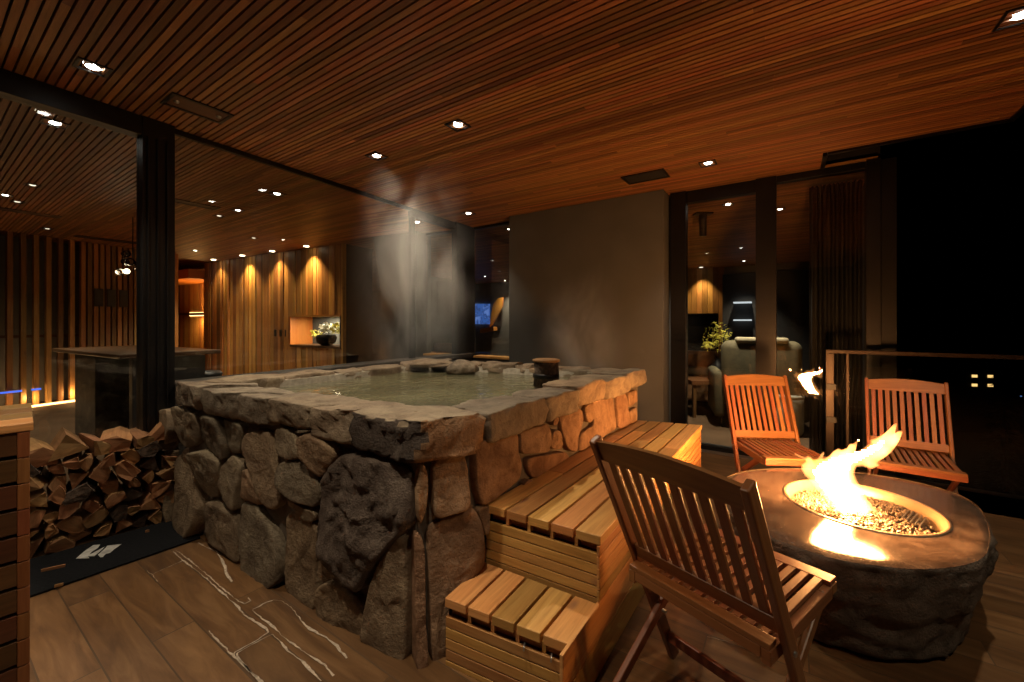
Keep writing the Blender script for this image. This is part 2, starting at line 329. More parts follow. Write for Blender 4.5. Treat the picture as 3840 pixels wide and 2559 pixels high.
# ---------------------------------------------------------------- right hand window line (building frame)
RW=empty('window_wall',bp(0,0),RB,'black framed full height windows and door right of the grey wall','window wall')
def rw(name,mat,boxes,bev=.002):
    b=MB()
    for q in boxes: b.box(*q)
    return b.build(name,mat,RW,bev)
kc=K.dot(CC); cg0=xc(1930,PK-.1); cg1=xc(2500,PK-.1)
ZH=ZC-.002
rw('head_frame',M['black'],[(kc+.05,cg0,PK-.03,PK+.03,ZC-.035,ZH),(xc(2575,PK),xc(2835,PK),PK-.03,PK+.05,ZC-.12,ZH),(xc(2912,PK),xc(3245,PK),PK-.03,PK+.05,ZC-.06,ZH)])
rw('post',M['black'],[(xc(2518,PK),xc(2575,PK),PK-.05,PK+.06,0,ZH)])
rw('post',M['black'],[(xc(2835,PK),xc(2912,PK),PK-.05,PK+.06,0,ZH)])
rw('post',M['black'],[(xc(3245,PK),xc(3300,PK),PK-.05,PK+.06,0,ZH)])
rw('sill_track',M['black'],[(xc(2575,PK),xc(2835,PK),PK-.05,PK+.06,0,.06),(xc(2912,PK),xc(3245,PK),PK-.05,PK+.06,0,.06)])
rw('threshold',M['steel'],[(xc(2500,PK),xc(3245,PK),PK-.075,PK-.052,0,.022)],0)
rw('glass_pane',M['glass'],[(kc+.05,cg0,PK-.006,PK+.004,.86,ZC-.035)],0)
rw('glass_pane',M['glass'],[(xc(2575,PK),xc(2835,PK),PK-.006,PK+.004,.06,ZC-.12)],0)
rw('glass_pane',M['glass'],[(xc(2912,PK),xc(3245,PK),PK-.006,PK+.004,.06,ZC-.06)],0)
rw('sill_wall',M['darkstone'],[(kc+.06,cg0,PK-.08,PK+.1,0,.79)],.005)
rw('sill_board',M['cedar'],[(kc+.06,cg0-.0,PK-.09,PK+.12,.792,.82)],.003)
b=MB(); b.box(cg0,cg1,PK-.23,PK+.10,0,ZC-.001); o=b.build('plaster_wall',M['plaster'],None,.006); o.rotation_euler.z=RB
tag(o,'smooth grey plaster wall panel standing behind the hot tub','wall')
b=MB(); b.box(.602,.72,PK+.0,12,-.25,ZC); o=b.build('end_wall',M['black']); o.rotation_euler.z=RB; tag(o,'dark end wall of the house beside the last window','wall')

# ---------------------------------------------------------------- rooms behind the glass
# far wall of the right hand rooms
b=MB(); b.box(-16,.6,11.0,11.2,0,ZC); o=b.build('concrete_wall',M['concrete']); o.rotation_euler.z=RB; tag(o,'pale grey concrete wall at the far end of the rooms','wall')
b=MB(); c=-2.9
while c<-1.35:
    w_=random.choice((.07,.09,.12)); b.box(c,c+w_-.006,10.93,10.995,0,ZC-.002); c+=w_
o=b.build('cedar_panelling',M['wall']); o.rotation_euler.z=RB; tag(o,'vertical cedar boards behind the black television in the far room','wall panelling')
b=MB(); b.box(-1.3,.55,10.8,10.99,0,ZC-.2); o=b.build('dark_cabinet_wall',M['dark']); o.rotation_euler.z=RB; tag(o,'tall dark cabinet wall beside the cedar boards in the far room','cabinet')
for zz in (1.72,1.32):
    b=MB(); b.box(-1.05,-.7,10.55,10.79,zz,zz+.03); o=b.build('lit_shelf',M['shelfglow'],None); o.rotation_euler.z=RB
    tag(o,'%s white lit shelf on the dark cabinet in the far room'%('upper' if zz>1.5 else 'lower'),'shelf','lit shelves in the far room')
# television, its stand, plant
def screenbox(x0,y0,x1,y1,d,th=.05,rz=RB):
    a=pd(x0,y0,d); c_=pd(x1,y1,d); return a,c_
a=pd(2572,1176,8.6); c_=pd(2684,1345,8.6)
t=empty('television',((a.x+c_.x)/2,8.6,c_.z),-.45,'large black television in front of the cedar boards','television')
wd=(c_.x-a.x)*1.05; hh=a.z-c_.z; b=MB(); b.box(-wd/2,wd/2,-.03,.03,0,hh); b.build('bezel',M['black'],t,.01); b=MB(); b.box(-wd/2+.03,wd/2-.03,-.034,-.031,.03,hh-.03); b.build('screen',plain('screen_off',(.008,.008,.01),.15),t)
b=MB(); b.box(-wd/2-.3,wd/2+.3,-.25,.2,-c_.z,-c_.z+.4); o=b.build('television_stand',M['dwood'],None,.01); o.location=t.location; o.rotation_euler.z=-.45; tag(o,'low dark wooden stand beneath the black television','stand')
# armchair (olive, seen from behind)
AC=empty('armchair',(pd(2850,1500,4.9).x,4.9,0),R(-20),'olive fabric armchair with rounded back seen through the door glass','armchair')
def rbox(name,x0,x1,y0,y1,z0,z1,mat,par,r=.08):
    b=MB(); b.box(x0,x1,y0,y1,z0,z1); o=b.build(name,mat,par); m=o.modifiers.new('b','BEVEL'); m.width=r; m.segments=5
    for q in o.data.polygons: q.use_smooth=True
    return o
rbox('back_cushion',-.42,.42,-.12,.1,.35,1.06,M['olive'],AC,.1); rbox('seat_cushion',-.38,.38,.1,.7,.25,.46,M['olive'],AC,.06)
rbox('armrest',-.5,-.38,-.05,.72,.12,.68,M['olive'],AC,.05); rbox('armrest',.38,.5,-.05,.72,.12,.68,M['olive'],AC,.05)
rbox('head_cushion',-.27,.27,-.14,.06,1.03,1.1,M['cream'],AC,.034)
for sx in (-.4,.4):
    for sy in (0,.6): b=MB(); b.tube([(sx,sy,0),(sx,sy,.14)],.02); b.build('leg',M['black'],AC)
# side sofa with pillow left of it
SF=empty('sofa',(pd(2610,1500,6.6).x,6.6,0),R(-34),'tan leather sofa with white pillow inside the right door','sofa')
rbox('seat_base',-.55,.55,-.4,.4,.08,.42,M['tanfab'],SF,.06); rbox('backrest',-.55,.55,.3,.48,.3,.8,M['tanfab'],SF,.07); rbox('armrest',.45,.6,-.4,.4,.1,.6,M['tanfab'],SF,.05)
o=rbox('pillow',-.3,.35,-.15,.2,.44,.56,M['cream'],None,.055); o.location=SF.location; o.rotation_euler.z=R(-34); tag(o,'cream pillow lying on the tan leather sofa','pillow')
ST=empty('stool',(pd(2985,1600,4.55).x,4.75,0),0,'round grey fabric stool behind the left back chair inside','stool')
b=MB(); b.lathe([(.0,.0),(.17,0),(.19,.04),(.19,.40),(.17,.44),(0,.45)],seg=32); b.build('cushion',plain('grey_fabric',(.2,.19,.15),.8),ST)
b=MB(); b.lathe([(.193,.41),(.197,.42),(.197,.435),(.193,.445)],seg=32); b.build('piping',M['cream'],ST)
# vase with yellow flowers in the far room
def leaves(b,c,rad,n,size,flat=.7):
    for i in range(n):
        d=Vector((random.gauss(0,1),random.gauss(0,1),random.gauss(0,1))).normalized()*rad*random.random()**.5; d.z*=flat
        q=Vector(c)+d; u=Vector((random.gauss(0,1),random.gauss(0,1),random.gauss(0,1))).normalized(); v=u.orthogonal().normalized(); s=size*random.uniform(.6,1.3)
        b.poly([q-u*s,q+v*s*.4,q+u*s,q-v*s*.4])
q=pd(2690,1420,5.7); VZ=empty('flower_vase',(q.x,q.y,0),0,'dark vase of yellow green branches near the television','vase')
b=MB(); b.lathe([(0,.5),(.06,.5),(.09,.58),(.07,.70),(.035,.75),(.04,.78)],seg=20); b.build('vase',M['black'],VZ)
b=MB(); leaves(b,(-.0,0,1.08),.19,240,.026,1.1); b.build('leaf_spray',M['leaf'],VZ); b=MB(); leaves(b,(-.12,0,.95),.11,90,.024); b.build('leaf_spray',M['leaf'],VZ)
b=MB(); 
for i in range(7): b.tube([(0,0,.75),(random.uniform(-.06,.06),random.uniform(-.06,.06),.9),(random.uniform(-.15,.14),random.uniform(-.1,.1),1.15)],[.006,.004,.002],6)
b.build('stem',M['dwood'],VZ)
b=MB(); b.box(-.45,.45,-.22,.22,.44,.5); o=b.build('side_table',M['dwood'],VZ,.005)
o.parent=None; o.location=(q.x,q.y,0); tag(o,'dark low table under the vase of yellow branches','table')
for sx in (-.4,.4):
    for sy in (-.18,.18): b=MB(); b.box(sx-.02,sx+.02,sy-.02,sy+.02,0,.44); b.build('leg',M['dwood'],o)
# dark curtain behind last pane
b=MB(); n=60; c0,c1=xc(3035,PK+.35),.55; pr=None
for i in range(n+1):
    c=c0+(c1-c0)*i/n; pp=PK+.35+.03*math.sin(i*1.3)+.012*math.sin(i*2.9)
    if pr: b.poly([(pr[0],pr[1],.03),(c,pp,.03),(c,pp,ZC-.05),(pr[0],pr[1],ZC-.05)],smooth=True)
    pr=(c,pp)
o=b.build('curtain',plain('dark_curtain',(.008,.006,.005),.8),None,weld=True); o.rotation_euler.z=RB; m=o.modifiers.new('s','SOLIDIFY'); m.thickness=.004; tag(o,'dark pleated curtain behind the last window','curtain')
# blue screen + orange boards on far concrete wall
def wallpanel(name,x0,y0,x1,y1,mat,label,cat,p=10.9,pts=None,th=.04):
    b=MB(); ca,cb=xc(x0,p),xc(x1,p); P0=bp(ca,p); P1=bp(cb,p)
    def W(x,y): c=xc(x,p); Y=bp(c,p).y; return (c,H-(y-HY)/F*Y)
    pts=pts or [(x0,y0),(x1,y0),(x1,y1),(x0,y1)]
    q=[W(*k) for k in pts]; n=len(q)
    b.poly([(c,p,z) for c,z in q]); b.poly([(c,p+th,z) for c,z in q][::-1])
    for i in range(n): j=(i+1)%n; b.poly([(q[i][0],p,q[i][1]),(q[i][0],p+th,q[i][1]),(q[j][0],p+th,q[j][1]),(q[j][0],p,q[j][1])])
    o=b.build(name,mat,None,weld=True); o.rotation_euler.z=RB; tag(o,label,cat); return o
wallpanel('wall_screen',1766,1140,1835,1216,M['screen'],'glowing blue picture screen on the far concrete wall','screen')
wallpanel('carved_board',0,0,0,0,M['orange'],'orange leaf shaped wooden board right of the blue screen','wooden board',10.8,[(1843,1170),(1850,1140),(1868,1118),(1886,1116),(1884,1150),(1868,1182),(1848,1216),(1836,1230)])
wallpanel('carved_board',0,0,0,0,M['orange'],'long orange tilted wooden board left of the blue screen','wooden board',10.8,[(1650,1228),(1680,1165),(1704,1130),(1722,1120),(1718,1180),(1690,1230),(1660,1268),(1652,1260)])
wallpanel('wooden_ledge',0,0,0,0,M['orange'],'low orange wooden ledge under the blue screen','ledge',10.6,[(1800,1234),(1850,1226),(1852,1240),(1800,1250)],.2)
# back wood wall with niche
WB0=px(767,987,ZC); WB1=px(1289,914,ZC); WD=(WB1-WB0); WL_=WD.length; WD=WD.normalized(); WN=Vector((-WD.y,WD.x,0)) ; WN = -WN if WN.y>0 else WN
def wt(x): r=(x-CX)/F; return (r*WB0.y-WB0.x)/(WD.x-r*WD.y)
def wz(x,y): q=WB0+WD*wt(x); return H-(y-HY)/F*q.y
def wpt(t,off,z): q=WB0+WD*t+WN*off; return Vector((q.x,q.y,z))
def wbox(b,t0,t1,o0,o1,z0,z1,rnd=None): b.hexa([wpt(t0,o1,z0),wpt(t0,o0,z0),wpt(t1,o0,z0),wpt(t1,o1,z0),wpt(t0,o1,z1),wpt(t0,o0,z1),wpt(t1,o0,z1),wpt(t1,o1,z1)][::1],rnd)
n0,n1=wt(1097),wt(1271); nz0,nz1=wz(1180,1296),wz(1180,1188)
b=MB(); t=0
while t<WL_:
    w_=random.choice((.05,.07,.09,.12,.14)); t1=min(t+w_,WL_); dpt=random.choice((0,.008,.018))
    for a_,c2 in (((0,nz0),(nz1,ZC-.001)) if (t<n1 and t1>n0) else ((0,ZC-.001),)):
        tt0,tt1=t,t1
        wbox(b,tt0+.003,tt1,-.05,dpt,a_,c2)
    t=t1
o=b.build('cedar_wall',M['wall']); tag(o,'upright cedar board wall with the lit flower niche','wall')
b=MB(); wbox(b,0,WL_,-.62,-.58,0,ZC); wbox(b,WL_-.03,WL_+.0,-.6,-.052,0,ZC); o=b.build('wall_backing',M['dark']); tag(o,'dark backing wall behind the cedar boards','wall')
NI=empty('wall_niche',wpt(n0,0,nz0),0,'lit wooden niche in the cedar wall holding a flower pot','niche')
def nbox(name,mat,*a):
    b=MB(); wbox(b,*a); o=b.build(name,mat,NI); o.location=-NI.location; return o
n0-=.02; n1+=.04
nbox('back_panel',M['plaster'],n0,n1,-.44,-.42,nz0,nz1); nbox('side_panel',M['orange'],n0-.02,n0,-.42,.03,nz0,nz1); nbox('side_panel',M['plaster'],n1,n1+.02,-.42,.02,nz0,nz1)
nbox('base_panel',M['dwood'],n0-.02,n1+.02,-.42,.03,nz0-.04,nz0); nbox('top_panel',M['wall'],n0-.02,n1+.02,-.42,.02,nz1,nz1+.03)
area(wpt((n0+n1)/2,-.15,nz1-.01),24,.7,.1,(1,.85,.6),(0,0,-1))
fq=wpt(wt(1205),-.1,nz0); FP=empty('flower_pot',fq,0,'black pot of white and yellow flowers in the lit niche','flower pot')
b=MB(); b.lathe([(0,0),(.08,0),(.16,.06),(.18,.14),(.15,.19)],seg=24); b.build('pot',M['black'],FP)
b=MB(); leaves(b,(0,0,.3),.15,160,.035); b.build('white_bloom',M['white'],FP)
b=MB(); leaves(b,(.24,0,.31),.16,170,.035); b.build('yellow_spray',M['leaf'],FP); b=MB(); leaves(b,(-.17,0,.2),.13,70,.03); b.build('yellow_spray',M['leaf'],FP)
for i in range(3):
    t0=wt(1035+i*20); z0=wz(1040,1262); b=MB(); wbox(b,t0,t0+.07 if i<2 else t0+.03,.03,.04,z0,z0+.13); o=b.build('wall_switch',M['black'],None,.003)
    tag(o,('left square','middle square','narrow right')[i]+' black switch plate on the cedar wall','switch','switch plates on the cedar wall')
# alcove with lit shelf left of wood wall
b=MB(); t=-3.4
while t<0:
    w_=random.choice((.06,.09,.12)); wbox(b,t,t+w_-.004,-.5,-.45,0,2.25); t+=w_
o=b.build('alcove_panelling',M['wall']); tag(o,'cedar boards at the back of the shelf alcove','wall panelling')
b=MB(); wbox(b,-3.4,-.01,-.5,.3,2.25,2.45); wbox(b,-.04,-.002,-.5,.0,0,2.248); o=b.build('alcove_soffit',M['orange']); tag(o,'wooden soffit above the lit shelf alcove','soffit')
zs=wz(735,1180); SH=empty('alcove_shelf',wpt(-.8,-.4,zs),0,'dark floating shelf with warm strip lights in the alcove','shelf')
b=MB(); wbox(b,-1.75,-.25,-.44,-.2,zs,zs+.05); o=b.build('shelf_board',M['dwood'],SH); o.location=-SH.location
b=MB(); wbox(b,-1.7,-.3,-.44,-.425,zs+.052,zs+.07); o=b.build('light_strip',M['strip'],SH); o.location=-SH.location
b=MB(); wbox(b,-1.7,-.3,-.44,-.425,zs-.02,zs-.004); o=b.build('light_strip',M['strip'],SH); o.location=-SH.location
area(wpt(-.85,-.36,zs+.08),26,.9,.05,(1,.5,.15),(0,0,1)); area(wpt(-.85,-.38,zs-.03),26,.9,.05,(1,.5,.15),(0,0,-1))
# slatted screen on far left with floor light
S0=Vector((-7.9,4.6,0)); S1=Vector((-6.75,7.7,0)); SD=(S1-S0); SL=SD.length; SD=SD.normalized(); SN=Vector((SD.y,-SD.x,0))
def sp(t,o,z): q=S0+SD*t+SN*o; return Vector((q.x,q.y,z))
def sbox(b,t0,t1,o0,o1,z0,z1): b.hexa([sp(t0,o1,z0),sp(t0,o0,z0),sp(t1,o0,z0),sp(t1,o1,z0),sp(t0,o1,z1),sp(t0,o0,z1),sp(t1,o0,z1),sp(t1,o1,z1)])
SC=empty('slat_screen',sp(0,0,0),0,'tall screen of spaced cedar slats with warm light at its foot','slat screen')
b=MB(); t=0; k=0
while t<SL-.05:
    sbox(b,t,t+.055,-.02,.04,.03,ZC-.002); t+=.135 if t<2.2 else .08
o=b.build('slat',M['wall'],SC); o.location=-SC.location
b=MB(); sbox(b,0,SL,-.06,-.03,1.05,1.09); o=b.build('rail',M['dwood'],SC); o.location=-SC.location
b=MB(); sbox(b,.6,2.95,.06,.10,.002,.03); o=b.build('light_strip',M['strip'],SC); o.location=-SC.location
a1,a2=sp(.6,.1,.05),sp(2.35,.1,.05)
for i in range(4):
    q=sp(.8+i*.45,.10,.14); point(q,4.0,(1,.55,.22),.03)
b=MB(); sbox(b,0,SL,-.5,-.46,0,ZC); o=b.build('rear_wall',M['concrete']); tag(o,'grey wall behind the cedar slat screen','wall')
b=MB(); b.box(-8.6,-6.5,7.9,8.0,0,ZC); 
o=b.build('corner_wall',M['wall']); tag(o,'cedar wall in the corner behind the slat screen','wall')
for i,(t0,t1) in enumerate(((1.33,1.62),(1.72,1.82))):
    b=MB(); sbox(b,t0,t1,.05,.07,.25,.275); o=b.build('blue_light',emis('blue_led',(.1,.2,1),1.2)); tag(o,('long','short')[i]+' blue light bar low on the slat screen','light','blue lights on the slat screen')
# island with dark counter
IS=empty('kitchen_island',pd(425,1400,4.9)-Vector((0,0,pd(425,1400,4.9).z)),R(-30),'dark stone island with thin wooden counter behind the glass','island')
b=MB(); b.box(-.10,.55,-.3,.3,0,.93); b.build('base_block',M['darkstone'],IS,.01)
b=MB(); b.box(-.38,1.6,-.42,.42,.94,.98); b.build('counter_top',M['dwood'],IS,.008)
b=MB(); b.box(1.45,1.53,-.3,.3,0,.93); b.build('panel_leg',M['dark'],IS,.004)
for i in range(2):
    c=IS.location+Vector((.75+.5*i,-.35+.12*i,0)); s=empty('bar_stool',c,0,('left','right')[i]+' dark bar stool tucked at the island counter','stool','bar stools at the island')
    b=MB(); b.lathe([(0,.66),(.17,.66),(.18,.69),(.16,.72),(0,.73)],seg=20); b.build('seat',M['dark'],s)
    for k in range(4): a_=k*math.pi/2+.5; b=MB(); b.tube([(.1*math.cos(a_),.1*math.sin(a_),.66),(.2*math.cos(a_),.2*math.sin(a_),0)],.012,8); b.build('leg',M['black'],s)
# low dark sofa row behind sill
q=gp(3.0,-1.3,0); SO=empty('long_sofa',q,math.atan2(GD.y,GD.x),'long low dark sofa behind the stone sill of the glass wall','sofa')
rbox('backrest',-1.6,1.6,-.12,.12,.3,.72,M['dark'],SO,.07); rbox('seat_cushion',-1.6,1.6,.12,.8,.15,.45,M['dark'],SO,.07)
# pendant with glass bubbles
q=pd(498,1020,5.2); PE=empty('pendant_lamp',q,0,'pendant cluster of glass bubbles with glowing bulb by the column','pendant lamp')
b=MB(); b.tube([(0,0,.15),(0,0,ZC-q.z)],.006,6); b.build('cable',M['black'],PE)
GB=glass('bubble_glass',(.85,.85,.85),1.0)
for i in range(16):
    d=Vector((random.gauss(0,1),random.gauss(0,1),random.gauss(0,1))).normalized()*random.uniform(.08,.17); d.z+=.08*(i%3); r_=random.uniform(.025,.055)
    b=MB(); b.lathe([(.001+r_*math.sin(math.pi*k/8),-r_*math.cos(math.pi*k/8)) for k in range(9)],d,seg=14); b.build('glass_bubble',GB,PE)
b=MB(); b.lathe([(.001+.03*math.sin(math.pi*k/8),-.03*math.cos(math.pi*k/8)) for k in range(9)],(-.03,-.05,0),seg=14); b.build('bulb',M['bulb'],PE)
point(q+Vector((-.03,-.1,0)),1.6,(1,.75,.45),.04)
for i in range(3):
    b=MB(); t0=2.45+i*.17; sbox(b,t0,t0+.12,.045,.06,1.55,1.85); o=b.build('picture_frame',M['dark'],None,.004); tag(o,('left','middle','right')[i]+' small dark picture on the slats below the pendant','picture','small dark pictures below the pendant')

# ---------------------------------------------------------------- ceiling fittings
def downlight(x,y,label,W=60,size=.13,lit=True,ang=85,n=1,zc=ZC,mat='lamp',grp='downlights in the deck ceiling',light=True,colr=(1,.83,.6),cat='downlight'):
    q=px(x,y,zc); t=empty('downlight',(q.x,q.y,zc),RB,label,cat,grp); s=size/2
    b=MB(); fr=.012
    L=size*(n-1)
    for (x0,x1,y0,y1) in ((-s,-s+fr,-s,s+L),(s-fr,s,-s,s+L),(-s+fr,s-fr,-s,-s+fr),(-s+fr,s-fr,s+L-fr,s+L)): b.box(x0,x1,y0,y1,-.006,.02)
    b.box(-s+fr,s-fr,-s+fr,s+L-fr,.014,.02)
    b.build('frame',M['black'],t)
    for k in range(n):
        b=MB(); r=s*.55; b.lathe([(0,-.0),(r*.6,-.004),(r,.004),(r,.012)][::1],(0,k*size,0),seg=20); b.build('lens',M[mat],t)
        if light: spot((q.x,q.y,zc-.02),W/n,ang,.8,colr)
    return t
downlight(348,253,'lit square downlight nearest the thick black header',75)
downlight(1717,470,'brightest downlight in the middle of the deck ceiling',95,ang=115)
downlight(1413,586,'lit downlight left of the brightest one',80,ang=115)
downlight(1757,801,'small lit downlight by the ceiling corner above the tub',55)
downlight(2655,613,'lit downlight above the right door',55)
downlight(3840,55,'lit downlight at the top right corner of the photo',80,size=.15)
for (x,y,W,lb,an) in ((-.9,1.0,98,'downlight overhead in front of the tub corner, above the frame',88),(-.25,.9,78,'downlight overhead above the cedar steps, out of frame',56),(-2.3,.7,20,'downlight overhead near the slatted bin, out of frame',100),(1.5,.2,48,'downlight overhead behind the fire pit, out of frame',145)):
    q=Vector((x,y,ZC)); r_=(q.x/q.y*F+CX, HY-F*(ZC-H)/q.y); downlight(r_[0],r_[1],lb,W,ang=an)
IG='downlights in the ceiling behind the glass'
downlight(206,463,'lit square downlight under the thick header inside',90,n=1,grp=IG)
downlight(1040,728,'lit square downlight near the middle of the inner ceiling',100,n=1,grp=IG)
for (x,y,lb,W) in ((122,695,'dim downlight left of the column, second row inside',12),(20,732,'small bright downlight at the left edge, above the long slot inside',45),(65,757,'dim downlight above the long ceiling slot inside',15),(178,858,'tiny lit downlight near the top of the slat screen',5),
    (892,789,'tiny bright downlight below the double one inside',30),(822,810,'tiny dim downlight beside the bright one inside',10),(733,940,'small downlight above the shelf alcove',30),
    (952,893,'small downlight in front of the cedar wall switches',20),(1525,852,'small downlight behind the steam near the mullion',30),(1910,860,'small downlight behind the corner window by the grey wall',30),
    (2730,768,'tiny double downlight seen through the door top',110),(2925,785,'small downlight beside the broad door post',40),(2790,980,'far downlight low in the door glass',90),(2600,1010,'far downlight left in the door glass',110),
    (1818,1037,'tiny far downlight above the blue screen',40),(1893,1053,'tiny far downlight right above the orange board',40)):
    downlight(x,y,lb,W*3.4,size=.11,grp=IG,mat='lamp' if W>20 else 'lamp_dim')
# wall washers along cedar wall
for i,x in enumerate((832,940,1052,1180)):
    q=wpt(wt(x),.16,ZC); t=empty('wall_washer',q,RB,('first','second','third','fourth')[i]+' warm ceiling spot from the left along the cedar wall','spotlight','warm spots washing the cedar wall')
    b=MB(); b.lathe([(0,-.003),(.03,-.003),(.04,-.008),(.045,.0)],seg=16); b.build('lens',M['bulb'],t)
    spot(q-Vector((0,0,.03)),(45,125,100,155)[i],100,1.0,(1,.62,.25),(0,0,-1),.03); 
for i,c in enumerate((-2.45,-1.75)):  # extra spots added to brighten the far cedar boards
    q=bp(c,10.72,ZC); t=empty('wall_washer',q,RB,('left','right')[i]+' added ceiling spot over the cedar boards in the far right room','spotlight','added warm spots over the far cedar boards')
    b=MB(); b.lathe([(0,-.003),(.03,-.003),(.04,-.008),(.045,.0)],seg=16); b.build('lens',M['lamp_dim'],t); spot(q-Vector((0,0,.03)),90,80,.7,(1,.66,.3))
# slots, speaker, hatch
def slot(x,y,lx,ly,label,cat,name,rim=True,mat='dark'):
    q=px(x,y,ZC); t=empty(name,q,RB,label,cat); b=MB()
    f=.02
    for (x0,x1,y0,y1) in ((-lx,-lx+f,-ly,ly),(lx-f,lx,-ly,ly),(-lx+f,lx-f,-ly,-ly+f),(-lx+f,lx-f,ly-f,ly)): b.box(x0,x1,y0,y1,-.008,.02)
    b.build('frame',M['black'],t); b=MB(); b.box(-lx+f,lx-f,-ly+f,ly-f,-.003,.02); b.build('panel',M[mat],t); return t
t=slot(744,408,.10,.16,'black framed ceiling speaker left of the bright downlights','speaker','ceiling_speaker',mat='dwood')
for sy in (-.11,.11): b=MB(); b.lathe([(0,-.014),(.012,-.012),(.016,-.003)],(0,sy,0),seg=12); b.build('knob',M['steel'],t)
slot(2420,663,.19,.12,'black square hatch in the ceiling above the grey wall','ceiling hatch','ceiling_hatch')
slot(700,760,.08,.3,'dark long air slot in the inner ceiling right of the column','air vent','ceiling_vent')
slot(40,788,.09,.4,'dark long air slot in the inner ceiling at the far left','air vent','ceiling_vent')
slot(413,900,.09,.4,'dark long air slot above the pendant lamp','air vent','ceiling_vent')
# small camera hanging in right room
q=px(2636,800,ZC); t=empty('ceiling_speaker_drop',q,0,'small black cylinder fitting hanging inside the right door','ceiling fitting'); t.name='ceiling_fitting'
b=MB(); b.box(-.1,.1,-.06,.06,-.02,0); b.build('base_plate',M['black'],t); b=MB(); b.lathe([(0,-.28),(.04,-.28),(.045,-.05),(.045,-.021)],seg=18); b.build('canister',M['black'],t)

# ---------------------------------------------------------------- stone hot tub
ZT=.895
def stone_patch(b, pts2, fr, depth=.05, rough=.012, rnd=None, nring=7, back=.04, seed=0):
    """pts2: outline in plane coords (u,v); fr(u,v,w)->world, w outwards"""
    # resample
    n=len(pts2); per=[]; 
    for i in range(n):
        a=Vector(pts2[i]); c=Vector(pts2[(i+1)%n]); k=max(2,int((c-a).length/.022))
        for j in range(k): per.append(a.lerp(c,j/k))
    for _ in range(2): per=[(per[i-1]+per[i]*2+per[(i+1)%len(per)])/4 for i in range(len(per))]
    cen=sum(per,Vector((0,0)))/len(per); N=len(per); rnd=random.random() if rnd is None else rnd
    per=[cen+(q-cen)*(.995+.02*noise.noise(Vector((q.x*14,q.y*14,seed)))) for q in per]
    prof=[(1.0,-back),(1.0,depth*.45),(.99,depth*.78),(.965,depth*.94),(.92,depth*.995)]+[(.90-.90*i/nring,depth) for i in range(1,nring)]
    rg=random.Random(seed*17.3); tx,ty=rg.uniform(-.14,.14),rg.uniform(-.14,.14); fx,fy=rg.uniform(-.05,.05),rg.uniform(-.05,.05); fo=rg.uniform(.06,.2)
    base=len(b.v)
    for s_,w in prof:
        for q in per:
            p2=cen+(q-cen)*s_; W=fr(p2.x,p2.y,0)
            dn=noise.fractal(Vector((W.x*6+seed,W.y*6,W.z*6)),1,2,4)*rough*.9+noise.fractal(Vector((W.x*25+seed,W.y*25,W.z*25)),.8,2,5)*rough*.55+(p2.x-cen.x)*tx+(p2.y-cen.y)*ty-max(0,((p2.x-cen.x)*fx+(p2.y-cen.y)*fy)/.05-fo*.3)*.12
            b.v.append(fr(p2.x,p2.y,w+(dn if w>0 else 0)))
    for i in range(len(prof)-1):
        for k in range(N):
            k2=(k+1)%N; b.f.append([base+i*N+k,base+i*N+k2,base+(i+1)*N+k2,base+(i+1)*N+k]); b.uv.append([(0,0)]*4); b.r.append(rnd); b.sm.append(True)
    l=base+(len(prof)-1)*N; b.v.append(sum((b.v[l+k] for k in range(N)),Vector((0,0,0)))/N); c_=len(b.v)-1
    for k in range(N): b.f.append([l+k,l+(k+1)%N,c_]); b.uv.append([(0,0)]*3); b.r.append(rnd); b.sm.append(True)
class Plane:
    def __init__(s,a,c): s.a=Vector((a[0],a[1],0)); s.d=(Vector((c[0],c[1],0))-s.a); s.L=s.d.length; s.d=s.d.normalized(); s.n=Vector((s.d.y,-s.d.x,0)); s.n = -s.n if s.n.dot(s.a)>0 else s.n
    def uv(s,x,y):
        r=Vector(((x-CX)/F,1,-(y-HY)/F)); o=Vector((0,0,H)); t=(s.a-o).dot(s.n)/r.dot(s.n); P=o+r*t
        return ((P-s.a).dot(s.d),P.z)
    def fr(s,u,v,w): return s.a+s.d*u+s.n*w+Vector((0,0,v))
r4=lambda x,y:(600+x/1.96,1300+y/1.96)
r7=lambda x,y:(x/1.742,1659+y/1.742)
r8=lambda x,y:(1300+x/1.742,1659+y/1.742)
rs=lambda x,y:(1600+x/1.481,1500+y/1.481)
r5=lambda x,y:(1300+x/1.742,800+y/1.742)
DD=lambda x,y:(x*1.632,y*1.632)
A0=(-.36,1.56); A2=(-.20,1.645); BL=(-2.02,2.56); CR=(1.02,3.32)
PL=Plane(A0,BL); PC=Plane(A0,A2); PR=Plane(A2,CR)
TUB=empty('hot_tub',(-.6,2.9,0),0,'square stone walled hot tub full of steaming green water','hot tub')
def tub(b,name,mat,bev=0,weld=False):
    o=b.build(name,mat,TUB,bev,weld); o.location=-TUB.location; return o
